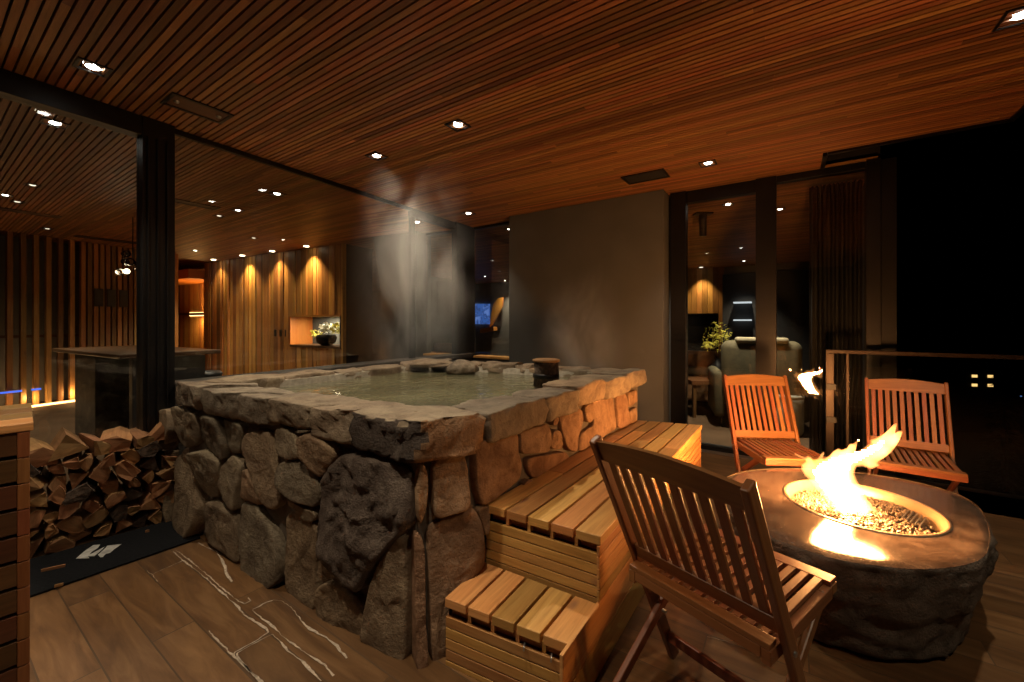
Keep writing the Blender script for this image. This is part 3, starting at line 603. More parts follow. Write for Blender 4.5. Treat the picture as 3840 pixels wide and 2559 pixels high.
L_st=[(r4,[(150,425),(215,440),(300,490),(328,600),(320,700),(255,745),(205,730),(170,600)]),
(r4,[(335,500),(470,510),(505,620),(530,720),(515,835),(430,800),(345,720)]),
(r4,[(485,520),(655,565),(648,640),(640,760),(600,790),(545,770),(520,660)]),
(r4,[(665,650),(720,610),(815,610),(860,680),(880,860),(905,960),(940,1140),(890,1200),(800,1150),(750,1000),(700,850),(655,730)]),
(r4,[(885,590),(940,580),(1050,640),(1090,800),(1060,820),(950,815),(895,750)]),
(r4,[(1085,640),(1160,620),(1310,710),(1350,790),(1290,890),(1230,970),(1170,880),(1100,800)]),
(r4,[(930,830),(1000,820),(1110,835),(1190,930),(1240,1050),(1215,1170),(1130,1140),(1000,1060),(920,990),(915,900)]),
(r4,[(290,760),(370,755),(490,830),(485,930),(460,1110),(390,1090),(330,960),(310,860)]),
(r4,[(490,870),(565,780),(640,850),(640,960),(620,1100),(610,1210),(530,1110),(475,1010)]),
(r4,[(105,830),(170,740),(250,760),(290,900),(330,1020),(370,1180),(355,1280),(300,1390),(210,1340),(145,1250),(150,1100),(120,930)]),
(r4,[(380,1120),(470,1130),(560,1180),(620,1250),(640,1400),(650,1580),(520,1480),(390,1390),(375,1270)]),
(r7,[(1610,380),(1700,390),(1760,480),(1850,600),(1895,750),(1890,870),(1820,960),(1740,955),(1650,850),(1630,700),(1600,520)]),
(r4,[(655,880),(690,890),(745,1030),(790,1150),(760,1160),(700,1125),(650,1115)]),
(r4,[(955,1085),(1080,1150),(1210,1195),(1200,1270),(1120,1270),(1050,1190),(980,1150)]),
(r7,[(1910,440),(1990,420),(2080,500),(2115,530),(2115,760),(2125,1000),(2110,1095),(1980,1020),(1900,930),(1900,700)]),
(DD,[(755,1330),(790,1318),(835,1370),(855,1400),(860,1490),(800,1462),(760,1420),(748,1370)]),
(DD,[(752,1230),(775,1290),(800,1325),(770,1330),(750,1320)]),
(r4,[(1060,600),(1150,605),(1150,615),(1090,625)]),
(r8,[(400,560),(330,650),(260,760),(200,950),(165,1150),(160,1260),(260,1370),(390,1465),(425,1400),(425,1000),(420,700)]),
(r4,[(20,460),(100,450),(128,600),(95,720),(20,740)]),
(r4,[(20,790),(90,760),(80,900),(110,1060),(130,1300),(60,1350),(20,1300)]),
]
b=MB()
for k,(fn,pt) in enumerate(L_st):
    stone_patch(b,[PL.uv(*fn(*q)) for q in pt],PL.fr,.036+.02*random.random(),.010,seed=k*3.1)
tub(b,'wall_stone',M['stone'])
b=MB(); pt=[(800,1035),(850,1042),(905,1055),(950,1072),(956,1150),(960,1200),(925,1235),(880,1290),(850,1350),(800,1312),(765,1262),(755,1160),(752,1100),(775,1062)]
stone_patch(b,[PL.uv(*DD(*q)) for q in pt],PL.fr,.065,.026,seed=41.3,nring=16); tub(b,'craggy_boulder',M['crag'])
C_st=[(rs,[(20,330),(190,255),(215,340),(230,585),(25,655)]),(r4,[(1893,850),(1945,850),(1955,1000),(1940,1180),(1905,1310),(1880,1250),(1872,1050)]),
(DD,[(978,1205),(1085,1160),(1110,1210),(1116,1290),(1040,1370),(1018,1400),(1018,1520),(985,1520)]),
(r8,[(435,570),(490,590),(505,700),(500,1100),(510,1400),(470,1480),(435,1460)])]
b=MB()
for k,(fn,pt) in enumerate(C_st): stone_patch(b,[PC.uv(*fn(*q)) for q in pt],PC.fr,.035,.008,seed=30+k)
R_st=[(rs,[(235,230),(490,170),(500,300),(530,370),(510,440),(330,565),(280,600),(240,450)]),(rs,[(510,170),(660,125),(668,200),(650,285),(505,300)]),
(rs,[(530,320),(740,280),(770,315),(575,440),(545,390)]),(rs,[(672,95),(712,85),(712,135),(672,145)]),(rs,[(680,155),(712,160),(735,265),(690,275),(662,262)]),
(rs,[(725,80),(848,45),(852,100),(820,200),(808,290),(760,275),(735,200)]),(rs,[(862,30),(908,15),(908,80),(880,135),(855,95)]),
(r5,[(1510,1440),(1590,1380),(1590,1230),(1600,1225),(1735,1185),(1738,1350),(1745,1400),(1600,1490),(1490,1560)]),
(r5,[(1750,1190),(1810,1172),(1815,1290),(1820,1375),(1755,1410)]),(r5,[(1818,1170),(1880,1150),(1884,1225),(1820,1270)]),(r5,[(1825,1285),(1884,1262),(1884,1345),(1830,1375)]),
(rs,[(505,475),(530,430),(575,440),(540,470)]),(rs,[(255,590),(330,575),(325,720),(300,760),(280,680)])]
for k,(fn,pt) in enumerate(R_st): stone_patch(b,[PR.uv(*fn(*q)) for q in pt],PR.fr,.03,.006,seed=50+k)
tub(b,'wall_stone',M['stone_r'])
# core wall and inner basin
def off(poly,d):   # inset a ccw polygon
    n=len(poly); out=[]
    for i in range(n):
        p0,p1,p2=[Vector(poly[j%n][:2]) for j in (i-1,i,i+1)]
        e1=(p1-p0).normalized(); e2=(p2-p1).normalized(); n1=Vector((-e1.y,e1.x)); n2=Vector((-e2.y,e2.x)); m=(n1+n2).normalized(); out.append(p1+m*(d/max(.3,m.dot(n1))))
    return out
DB=(BL[0]+CR[0]-A2[0]-.05,BL[1]+CR[1]-A2[1]-.05)
outer=[A0,A2,CR,DB,BL]                    # counter-clockwise
inner=off(outer,.20); core=off(outer,.004)
b=MB(); n=5
for i in range(n):
    j=(i+1)%n; b.hexa([(*core[i],0),(*core[j],0),(*inner[j],0),(*inner[i],0),(*core[i],ZT-.1),(*core[j],ZT-.1),(*inner[j],ZT-.1),(*inner[i],ZT-.1)])
tub(b,'core_wall',M['joint'])
capo=off(outer,-.05); 
b=MB(); mi=off(outer,.185); mo=off(outer,.01)
for i in range(n):
    j=(i+1)%n; b.hexa([(*mo[i],ZT-.1),(*mo[j],ZT-.1),(*mi[j],ZT-.1),(*mi[i],ZT-.1),(*mo[i],ZT-.022),(*mo[j],ZT-.022),(*mi[j],ZT-.022),(*mi[i],ZT-.022)])
tub(b,'mortar_bed',M['mortar'])
# water
m,nt,bs,out=newmat('tub_water'); bs.inputs['Base Color'].default_value=(.17,.165,.075,1); bs.inputs['Roughness'].default_value=.03; bs.inputs['Specular IOR Level'].default_value=.5
tc=nd(nt,'ShaderNodeTexCoord'); n_=nd(nt,'ShaderNodeTexNoise',Scale=9,Detail=3,Distortion=.8); nt.links.new(tc.outputs['Object'],n_.inputs[0]); bu=nd(nt,'ShaderNodeBump',Strength=.6,Distance=.02); nt.links.new(n_.outputs[0],bu.inputs['Height']); nt.links.new(bu.outputs[0],bs.inputs['Normal'])
n5=nd(nt,'ShaderNodeTexNoise',Scale=1.5,Detail=3); nt.links.new(tc.outputs['Object'],n5.inputs[0]); nt.links.new(ramp(nt,n5.outputs[0],[(.35,(.10,.097,.06)),(.65,(.20,.19,.11))]).outputs[0],bs.inputs['Base Color'])
M['water']=m
b=MB(); wi=off(outer,.17); zw=ZT-.07
b.hexa([(*wi[0],zw-.04),(*wi[2],zw-.04),(*wi[3],zw-.04),(*wi[4],zw-.04),(*wi[0],zw),(*wi[2],zw),(*wi[3],zw),(*wi[4],zw)]); tub(b,'water',m)
# capstones
def slab(pts, z1, th, mat, seed, rough=.02, crag=.02):
    """irregular slab, outline pts (plan), top z1, thickness th"""
    per=[]; n=len(pts)
    for i in range(n):
        a=Vector(pts[i]); c=Vector(pts[(i+1)%n]); k=max(2,int((c-a).length/.025))
        for j in range(k): per.append(a.lerp(c,j/k))
    per=[(per[i-1]+per[i]*2+per[(i+1)%len(per)])/4 for i in range(len(per))]
    cen=sum(per,Vector((0,0)))/len(per); N=len(per); b=MB(); 
    prof=[(0,z1-th),(.95,z1-th),(.985,z1-th*.9),(.995,z1-th*.7),(1.0,z1-th*.5),(1.0,z1-th*.3),(.995,z1-th*.14),(.985,z1-.006),(.96,z1),(.9,z1),(.8,z1),(.6,z1),(.4,z1),(.2,z1),(.03,z1)]
    base=0
    for k,(s_,z) in enumerate(prof):
        for q in per:
            p2=cen+(q-cen)*s_; V=Vector((p2.x*8+seed,p2.y*8,z*14))
            dz=noise.fractal(Vector((p2.x*4+seed,p2.y*4,0)),1,2,4)*rough*.7
            o=(q-cen).normalized()*(noise.fractal(V*1.1,.8,2,2)*crag*.6+noise.fractal(V*3.5,.7,2,4)*crag*.75) if .94<s_ else Vector((0,0))
            b.v.append(Vector((p2.x+o.x,p2.y+o.y,z+(dz if k>2 else 0)+(noise.noise(V*2)*crag*.35 if k in(1,2,3,4) else 0))))
    for i in range(len(prof)-1):
        for k in range(N):
            k2=(k+1)%N; b.f.append([i*N+k,i*N+k2,(i+1)*N+k2,(i+1)*N+k]); b.uv.append([(0,0)]*4); b.r.append(seed*.137%1); b.sm.append(True)
    return b
def strip(o0,o1,i0,i1,cuts,seed,th=.14,jag=.04,two=False):
    o0,o1,i0,i1=[Vector(q) for q in (o0,o1,i0,i1)]; k=0
    T=[0]+cuts+[1]; jt=[0]+[random.uniform(-jag,jag) for _ in cuts]+[0]
    for a in range(len(T)-1):
        g=.012/((o1-o0).length)
        ta,tb=T[a]+(g if a else 0),T[a+1]-(g if a<len(T)-2 else 0)
        P=[o0.lerp(o1,ta),o0.lerp(o1,(ta+tb)/2)+(o0-i0).normalized()*random.uniform(-.02,.025),o0.lerp(o1,tb),i0.lerp(i1,min(1,tb+jt[a+1])),i0.lerp(i1,(ta+tb)/2)+(i0-o0).normalized()*random.uniform(-.03,.07),i0.lerp(i1,max(0,ta+jt[a]))]
        tub(slab(P,ZT+random.uniform(-.012,.014),th+random.uniform(-.015,.02),None,seed+a*1.7),'capstone',M['cap'])
ci=off(outer,.18)
# corner stone (craggy left, smooth right with firelight painted in)
A_,A2_,C_,D_,B_=[Vector(q) for q in capo]
I=[Vector(q) for q in ci]
e=(B_-A_).normalized()
P=[A_,A2_+Vector((0,0)),A2_.lerp(C_,.04),I[1].lerp(I[2],.02),I[0]+Vector((-.05,.03)),A_+e*.34+Vector((.06,.13)),A_+e*.36]
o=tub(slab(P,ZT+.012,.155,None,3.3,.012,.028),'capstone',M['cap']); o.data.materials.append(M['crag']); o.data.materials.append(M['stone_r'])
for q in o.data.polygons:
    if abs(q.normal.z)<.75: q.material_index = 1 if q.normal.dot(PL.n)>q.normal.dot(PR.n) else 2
strip(A_+e*.375,B_,I[0]+e*.12,I[4],[.17,.38,.55,.8],11,.125)
strip(A2_.lerp(C_,.055),C_,I[1].lerp(I[2],.04),I[2],[.24,.42,.60,.83],21,.12)
strip(C_,D_,I[2],I[3],[.2,.36,.5,.68,.86],31,.11); strip(D_,B_,I[3],I[4],[.18,.4,.55,.8],41,.11)
# inner lining stones
b=MB()
for i in range(5):
    j=(i+1)%5; a=Vector(inner[i]); c=Vector(inner[j]); L=(c-a).length
    if L<.3: continue
    d=(c-a).normalized(); nn=Vector((-d.y,d.x)); t=0
    while t<L-.05:
        w_=min(random.uniform(.2,.4),L-t); 
        def fr(u,v,w,a=a,d=d,nn=nn): q=a+d*u+nn*(w-.01); return Vector((q.x,q.y,v))
        stone_patch(b,[(t+.01,ZT-.2),(t+w_-.01,ZT-.2),(t+w_-.01,ZT-.11),(t+.01,ZT-.11)],fr,.02,.006,nring=4,seed=t*9+i); t+=w_
tub(b,'lining_stone',M['stone'])
# round boulder on back rim and wooden spout
def boulder(c,r,sq,label,mat,name='boulder',seed=1):
    b=MB(); prof=[]; seg=40; n=20
    for i in range(n+1):
        for k in range(seg):
            th=math.pi*i/n; ph=2*math.pi*k/seg; d=Vector((math.sin(th)*math.cos(ph),math.sin(th)*math.sin(ph),-math.cos(th)))
            q=d*r*(1+.22*noise.fractal(d*1.6+Vector((seed,0,0)),1,2,4)); b.v.append(Vector((q.x*sq[0],q.y*sq[1],q.z*sq[2])))
    for i in range(n):
        for k in range(seg): k2=(k+1)%seg; b.f.append([i*seg+k,i*seg+k2,(i+1)*seg+k2,(i+1)*seg+k]); b.uv.append([(0,0)]*4); b.r.append(seed*.1%1); b.sm.append(True)
    o=b.build(name,mat,None,weld=True); o.location=c; tag(o,label,'boulder'); return o
boulder((-.44,3.62,.865),.12,(1.1,.9,.62),'rounded grey boulder resting on the back rim of the tub',M['cap'],seed=4)
boulder((-.74,3.78,.895),.12,(1.75,1,.32),'flat pale rock beside the rounded boulder on the back rim',M['cap'],seed=9,name='flat_rock')
q=px(2062,1440,ZT); SPT=empty('water_spout',(q.x,q.y+.28,ZT-.06),0,'stubby round wooden water spout on the back rim of the tub','water spout')
b=MB(); b.tube([(0,0,0),(.004,0,.1),(0,0,.18)],[.088,.084,.084],28); b.build('barrel',M['bark'],SPT)
b=MB(); b.lathe([(0,.19),(.075,.19),(.093,.185),(.094,.175),(.083,.17)],seg=28); b.build('top_disc',M['log'],SPT)
b=MB(); b.lathe([(.086,.06),(.091,.065),(.091,.085),(.086,.09)],seg=28); b.build('metal_band',M['black'],SPT)

# ---------------------------------------------------------------- cedar steps beside the tub
nl,nr_=px(1819,1892,.497),px(2251.6,2013,.497); fl,fr_=px(2383,1575.6,.497),px(2633,1594.5,.497)
ll,lr=px(1667.5,2242.7,.253),px(2136.8,2418.3,.253)
ST_=empty('cedar_steps',(nr_.x,nr_.y,0),0,'two tier cedar steps with a long slatted bench beside the tub','steps')
def Q(s,t,z,g=0):   # upper bench plan
    q=(nl*(1-s)+fl*s)*(1-t)+(nr_*(1-s)+fr_*s)*t; return Vector((q.x,q.y,z))
def Q2(s,t,z):      # lower step plan s=0 near .. 1 at riser
    q=(ll*(1-s)+nl*s)*(1-t)+(lr*(1-s)+nr_*s)*t; return Vector((q.x,q.y,z))
def qb(b,fn,s0,s1,t0,t1,z0,z1): b.hexa([fn(s0,t0,z0),fn(s0,t1,z0),fn(s1,t1,z0),fn(s1,t0,z0),fn(s0,t0,z1),fn(s0,t1,z1),fn(s1,t1,z1),fn(s1,t0,z1)])
def step(b,name,bev=.003):
    o=b.build(name,M['cedar'],ST_,bev); o.location=-ST_.location; return o
gW=.022
for fn,zt,nm,cuts in ((Q,.497,'upper_tread',[(.0,.42),(.42,.78),(.78,1.0)]),(Q2,.253,'lower_tread',None)):
    b=MB()
    for k in range(5):
        t0=k/5+(gW/2 if k else 0); t1=(k+1)/5-(gW/2 if k<4 else 0)
        if cuts:
            j=random.uniform(.25,.45); j2=random.uniform(.62,.85)
            for s0,s1 in ((0,j),(j+.0012,j2),(j2+.0012,1)): qb(b,fn,s0,s1,t0,t1,zt-.034,zt)
        else: qb(b,fn,0,.985,t0,t1,zt-.034,zt)
    step(b,nm)
    b=MB()   # packing blocks under the treads and dark inner batten
    for k in range(1,5):
        t0=k/5; b=MB(); qb(b,fn,.008 if cuts else .06,.05 if cuts else .3,t0-.014,t0+.014,zt-.07,zt-.034); step(b,'packing_block',0)
    b=MB(); qb(b,fn,.02 if cuts else .12,.97,.02,.965,zt-.0725,zt-.0345); step(b,'batten',0)
zb=.425; b=MB(); z=zb
while z>.20:    # upper riser slats, near end
    qb(b,Q,.004,.012,.0,.985,max(z-.036,.215),z); z-.0; z-=.0405
step(b,'riser_slat',.0015)
b=MB(); z=.181
while z>0.0:
    qb(b,Q2,.02,.075,.0,.985,max(z-.036,0),z); z-=.0405
step(b,'riser_slat',.0015)
b=MB(); z=.46   # right side slats full length
while z>.26:
    for s0,s1 in ((-.002,.55),(.552,.985)): qb(b,Q,s0,s1,.975,.995,z-.036,z)
    z-=.0405
for zz0,zz1 in ((.128,.255),(0.0,.125)):
    for s0,s1 in ((-.145,.38),(.381,.985)): qb(b,Q,s0,s1,.972,.994,zz0,zz1)
step(b,'side_panel',.0015)
b=MB(); z=.46
while z>0: qb(b,Q,.98,.988,.0,.97,max(0,z-.036),z); z-=.0405
step(b,'end_panel',.0015)
b=MB(); qb(b,Q,.02,.975,.02,.97,0,.42); qb(b,Q2,.085,.98,.02,.965,0,.178); o=b.build('core_frame',M['dwood'],ST_); o.location=-ST_.location
# screws visible under lower tread
b=MB()
for k in (3.35,4.35):
    b=MB(); q=Q2(.015,k/5,.2); b.tube([q,q+Vector((-.004,-.02,-.012))],.003,6)
    o=b.build('screw',M['steel'],ST_); o.location=-ST_.location

# ---------------------------------------------------------------- slatted cedar bin at left edge
q=pd(112,1640,1.42); BN=empty('slatted_bin',(q.x,q.y,0),R(-16),'tall cedar bin with comb jointed corner at the left edge','wooden bin')
BN.rotation_euler.z=R(50)
b=MB(); zt=.90; z=zt; k=0; ph=.088
while z>0:
    z0=max(0,z-ph+.012)
    b.box(-.60,-.028,-.024,.0,z0,z-.0)    # front boards
    z-=ph
b.build('front_board',M['dwood'],BN,.002)  # dark wood paints in the shade on the board fronts
b=MB(); z=zt
while z>0:
    b.box(-.028,.0,-.028,.028,max(0,z-ph+.003),z); b.box(-.02,.0,.03,.5,max(0,z-ph+.012),z); z-=ph
b.build('corner_block',M['chair'],BN,.002)  # lighter wood paints in the lit corner
b=MB()
for k in range(4): b.box(-.60,.008,-.03+k*.135,-.03+k*.135+.128,zt+.002,zt+.03)
b.build('top_board',M['wall'],BN,.003)
b=MB(); b.box(-.59,-.03,.01,.48,0,zt-.01); b.build('inner_liner',M['dwood'],BN)

# ---------------------------------------------------------------- firewood pile
random.seed(21)
f0=px(60,2125,0)+Vector((0,0,0)); f1=px(668,1950,0); FD=(f1-f0); FL=FD.length; FD=FD.normalized(); FN=Vector((-FD.y,FD.x,0))
cnt=0
def log(t,z,r,ang,L,out,label,grp='split logs in the firewood pile'):
    """split log: wedge section with bark on the outer arc"""
    pr=[]; kind=random.random()
    if kind<.5: angs=[0,20,45,70,95]; sec=[(0,0)]+[(r*1.5*math.cos(R(a)),r*1.5*math.sin(R(a))) for a in angs]
    elif kind<.8: sec=[(-r*1.0,-r*.6),(r*1.1,-r*.75),(r*1.25,r*.15),(r*.2,r*.85),(-r*.9,r*.5)]
    else: sec=[(-r*1.1,-r*.8),(r*1.2,-r*.5),(r*.1,r*1.0)]
    cx=sum(p[0] for p in sec)/len(sec); cy=sum(p[1] for p in sec)/len(sec)
    sec=[((x-cx)*random.uniform(.88,1.1),(y-cy)*random.uniform(.88,1.1)) for x,y in sec]
    me=MB(); n=6; rn=random.random(); m_=len(sec); den=[]
    for i in range(m_):
        for s in range(3):
            a=sec[i]; c=sec[(i+1)%m_]; den.append((a[0]+(c[0]-a[0])*s/3,a[1]+(c[1]-a[1])*s/3))
    N=len(den)
    for i in range(n+1):
        y=L*(i/n-.5)
        for (x,zz) in den:
            o=noise.noise(Vector((x*20+cnt*7,zz*20,y*7)))*.012
            me.v.append(Vector((x*(1+o*8),y+(random.uniform(-.006,.006) if i in(0,n) else 0),zz*(1+o*8))))
    for i in range(n):
        for k in range(N):
            k2=(k+1)%N; me.f.append([i*N+k,(i+1)*N+k,(i+1)*N+k2,i*N+k2]); me.uv.append([(i/n*L,k*.02),((i+1)/n*L,k*.02),((i+1)/n*L,k*.02+.02),(i/n*L,k*.02+.02)]); me.r.append(rn); me.sm.append(False)
    for rg in (0,n):
        f=[rg*N+k for k in range(N)]; me.f.append(f if rg==0 else f[::-1]); me.uv.append([(me.v[j].x*3,me.v[j].z) for j in f]); me.r.append(min(1,rn+.1)); me.sm.append(False)
    o=me.build('firewood_log',M['log'] if random.random()<.85 else M['bark'],None)
    q=f0+FD*t+FN*(out); o.location=(q.x,q.y,z); o.rotation_euler=(random.uniform(-.06,.06),ang,math.atan2(FD.y,FD.x)+random.uniform(-.18,.18))
    tag(o,label,'firewood',grp); return o
row=0; z=.05
while z<.50:
    t=.04+random.uniform(0,.05)
    top=z>.53
    while t<FL-.03:
        r=random.uniform(.036,.062)
        log(t,z+random.uniform(-.012,.012),r,random.uniform(0,6.28),.27+random.uniform(-.03,.03),.16+random.uniform(-.02,.02),'rough split log in the dark stacked firewood pile beside the tub'); cnt+=1
        t+=r*1.85
    z+=.083; row+=1
tops=[(.08,.565,.07,'grey weathered log on top of the pile, far left'),(.22,.585,.072,'large pale split log, second from left on top of the pile'),(.37,.565,.06,'pale wedge log in the middle of the pile top'),(.48,.57,.065,'long pale log right of the middle on top of the pile'),(.62,.555,.05,'small tan log on the right of the pile top'),(.72,.58,.06,'orange cut log on the pile top against the column')]
for (t,z,r,lb) in tops:
    log(t/.8*FL,z-.02,r,random.uniform(-.15,.15),.27,.17,lb,None)
# mat
m0=px(60,2262,0); mr_=px(752,2022,0); ma=px(60,2120,0); mb_=px(640,1955,0)
MT=empty('floor_mat',(ma.x,ma.y,0),0,'black rubber mat with white printed mark before the firewood','mat')
b=MB(); c4=[m0,mr_,mb_,ma]; b.hexa([(c.x,c.y,.001) for c in c4]+[(c.x,c.y,.012) for c in c4]); o=b.build('mat_sheet',M['mat'],MT,.002); o.location=-MT.location
b=MB(); zz=.0135
for pl in ([(495,760),(560,705),(610,672),(655,668),(640,690),(600,715),(575,745),(585,758)],[(640,735),(668,710),(690,690),(700,676),(795,665),(745,700),(720,722),(690,730),(672,750),(655,752)],[(560,745),(610,722),(668,690),(690,678),(655,712),(615,745)]):
    P=[px(x/1.742,1659+y/1.742,zz) for x,y in pl]; n=len(P); P=P if sum((P[i].x*P[(i+1)%n].y-P[(i+1)%n].x*P[i].y) for i in range(n))>0 else P[::-1]; b.poly(P)
o=b.build('printed_mark',M['print'],MT); o.location=-MT.location
for i,(x,y,l) in enumerate(((155,2142,.09),(205,2200,.03),(545,1995,.02))):
    q=px(x,y,.016); b=MB(); b.bar((q.x,q.y,.018),(q.x+l*.8,q.y+l*.5,.018),.012,.008,(0,0,1)); o=b.build('wood_splinter',M['log'],None); tag(o,('long','small','tiny pale')[i]+' wood splinter lying on the black mat','splinter','wood splinters on the mat')
# mineral stains along the joints (traced on the floor)
b=MB()
def stain(pts,wd):
    P=[px(x/1.742,1659+y/1.742,.0025) for x,y in pts]
    # refine with jitter
    Q_=[]
    for i in range(len(P)-1):
        k=max(2,int((P[i+1]-P[i]).length/.012))
        for j in range(k):
            q=P[i].lerp(P[i+1],j/k); q.x+=noise.noise(q*40)*.004; q.y+=noise.noise(q*40+Vector((9,9,9)))*.004; Q_.append(q)
    Q_.append(P[-1])
    for i in range(len(Q_)-1):
        d=(Q_[i+1]-Q_[i]); 
        if d.length<1e-5: continue
        d=d.normalized(); nn=Vector((-d.y,d.x,0)); w0=wd*max(.15,.55+1.1*noise.noise(Q_[i]*9)+.5*noise.noise(Q_[i]*40)); w1=wd*max(.15,.55+1.1*noise.noise(Q_[i+1]*9)+.5*noise.noise(Q_[i+1]*40))
        b.poly([Q_[i]-nn*w0,Q_[i+1]-nn*w1,Q_[i+1]+nn*w1,Q_[i]+nn*w0])
for pts,wd in (([(1295,655),(1345,685),(1410,710),(1445,760),(1470,810),(1480,860),(1515,910)],.006),([(1130,712),(1200,775),(1300,850),(1380,920),(1460,990),(1540,1060),(1600,1130),(1680,1180),(1745,1220),(1755,1240),(1690,1285),(1535,1370),(1525,1385)],.004),
 ([(1150,705),(1230,765),(1370,880),(1470,970),(1560,1040),(1600,1055),(1635,1035),(1620,1015)],.003),([(1000,858),(1190,775)],.003),([(960,840),(1000,870),(1030,910)],.004),
 ([(1650,1095),(1720,1055),(1790,1030),(1840,1035),(1890,1070),(1940,1120),(1970,1170),(2010,1210),(2080,1250),(2140,1280),(2200,1330),(2265,1410)],.006),([(1650,1100),(1700,1140),(1780,1200),(1850,1270),(1950,1340),(2050,1410),(2120,1450),(2180,1525)],.004),
 ([(1780,1255),(1830,1300),(1880,1360),(1960,1420),(2030,1490),(2100,1560)],.005),([(1780,1255),(1700,1290),(1545,1380),(1555,1410),(1620,1480),(1720,1568)],.0035),([(1365,1230),(1400,1275),(1460,1330),(1530,1400),(1640,1500),(1700,1568)],.0045)):
    stain(pts,wd)
for pts,wd in (([(2265+(x-2265),y) for x,y in ((4620,1270),(4740,1300),(4840,1335),(4910,1370))],.002),):
    stain(pts,wd)
o=b.build('mineral_stain',M['stain']); tag(o,'white wavy mineral lines along the floor joints','stain',kind='structure')

# ---------------------------------------------------------------- fire pit
random.seed(5)
FC=Vector((1.663,1.967)); ZP=.402; BR=.30
OUT=[(1.00,1.84),(1.03,1.70),(1.09,1.60),(1.20,1.50),(1.39,1.447),(1.562,1.455),(1.734,1.511),(1.899,1.627),(2.04,1.75),(2.137,1.85),(2.23,1.97),(2.27,2.10),(2.22,2.24),(2.08,2.36),(1.86,2.44),(1.6,2.46),(1.36,2.41),(1.16,2.28),(1.05,2.10),(1.0,1.96)]
FP_=empty('fire_pit',(FC.x,FC.y,0),0,'carved brown boulder fire pit with a round bowl of pebbles','fire pit')
NS=120
def outl(k):
    a=k/NS*len(OUT); i=int(a)%len(OUT); f=a-int(a); P=[Vector(OUT[(i+j)%len(OUT)]) for j in (-1,0,1,2)]
    return .5*((2*P[1])+(-P[0]+P[2])*f+(2*P[0]-5*P[1]+4*P[2]-P[3])*f*f+(-P[0]+3*P[1]-3*P[2]+P[3])*f**3)
ol=[outl(k)-FC for k in range(NS)]
b=MB()
side=[(.80,0.0),(.84,.02),(.875,.10),(.92,.18),(.965,.26),(1.0,.33),(1.004,.37),(1.0,.393),(.99,ZP)]
NR=36; 
for i in range(NR+1):
    tz=i/NR*(len(side)-1); j=min(int(tz),len(side)-2); f=tz-j; s_=side[j][0]*(1-f)+side[j+1][0]*f; z=side[j][1]*(1-f)+side[j+1][1]*f
    for q in ol:
        fall=min(1,(ZP-z)/.03)
        d=noise.fractal(Vector((q.x*3,q.y*3,z*4)),1,2,3)*.018+noise.fractal(Vector((q.x*12,q.y*12,z*16)),.9,2,5)*.016
        if z<.015: d-=.01
        r=q*s_+q.normalized()*d*fall; b.v.append(Vector((r.x,r.y,z)))
for i in range(NR):
    for k in range(NS): k2=(k+1)%NS; b.f.append([i*NS+k,i*NS+k2,(i+1)*NS+k2,(i+1)*NS+k]); b.uv.append([(0,0)]*4); b.r.append(.4); b.sm.append(True)
o=b.build('boulder_side',M['pit'],FP_)
b=MB(); 
for i in range(9):
    f=i/8
    for k,q in enumerate(ol):
        a=math.atan2(q.y,q.x); c=Vector((math.cos(a),math.sin(a)))*BR
        r=(q*.992).lerp(c,f); b.v.append(Vector((r.x,r.y,ZP+.0005-.006*(1-min(1,f*8)))))
for i in range(8):
    for k in range(NS): k2=(k+1)%NS; b.f.append([i*NS+k,i*NS+k2,(i+1)*NS+k2,(i+1)*NS+k]); b.uv.append([(0,0)]*4); b.r.append(.4); b.sm.append(True)
mt=M['pit_top']=stone('pit_top_stone',[(.07,.053,.042),(.085,.062,.048)],.10,.05,1.2,moss=.15,spec=1.0)
o=b.build('polished_top',mt,FP_)
b=MB(); b.lathe([(BR+.004,ZP-.003),(BR+.004,ZP+.004),(BR-.006,ZP+.006),(BR-.012,ZP+.002),(BR-.022,ZP-.025),(BR-.028,ZP-.045),(BR-.03,ZP-.07)],seg=80); b.build('bowl_rim',M['bowl'],FP_)
b=MB(); b.lathe([(BR-.03,ZP-.07),(BR-.08,ZP-.08),(.0,ZP-.08)],seg=60); b.build('bowl_floor',M['black'],FP_)
# pebbles: one mass
b=MB(); 
for i in range(3200):
    a=random.random()*6.283; r=(BR-.036)*math.sqrt(random.random())
    if r*math.cos(a)>.10 and -.19<r*math.sin(a)<-.02 and random.random()<.75: continue
    q=Vector((r*math.cos(a),r*math.sin(a),ZP-.046+.018*(1-r/BR)+random.uniform(-.006,.006))); s=random.uniform(.005,.0095)
    ax=[Vector((random.gauss(0,1),random.gauss(0,1),random.gauss(0,1))).normalized() for _ in range(1)][0]; u=ax.orthogonal().normalized(); v=ax.cross(u)
    P=[q+ax*s*1.4,q-ax*s*1.2,q+u*s,q-u*s*.8,q+v*s,q-v*s*.9]; rn=random.random(); base=len(b.v); b.v+=P
    for f in ((0,2,4),(0,4,3),(0,3,5),(0,5,2),(1,4,2),(1,3,4),(1,5,3),(1,2,5)): b.f.append([base+j for j in f]); b.uv.append([(0,0)]*3); b.r.append(rn); b.sm.append(False)
o=b.build('pebble_bed',M['pebble'],None); o.location=(FC.x,FC.y,0); tag(o,'small dark pebbles filling the fire pit bowl','pebbles',kind='stuff')
b=MB()
for i in range(5): b.bar((.13,-.16+.02*i,ZP-.028),(.24,-.05+.02*i-.03,ZP-.028),.007,.004,(0,0,1))
b.build('burner_grate',M['steel'],FP_)
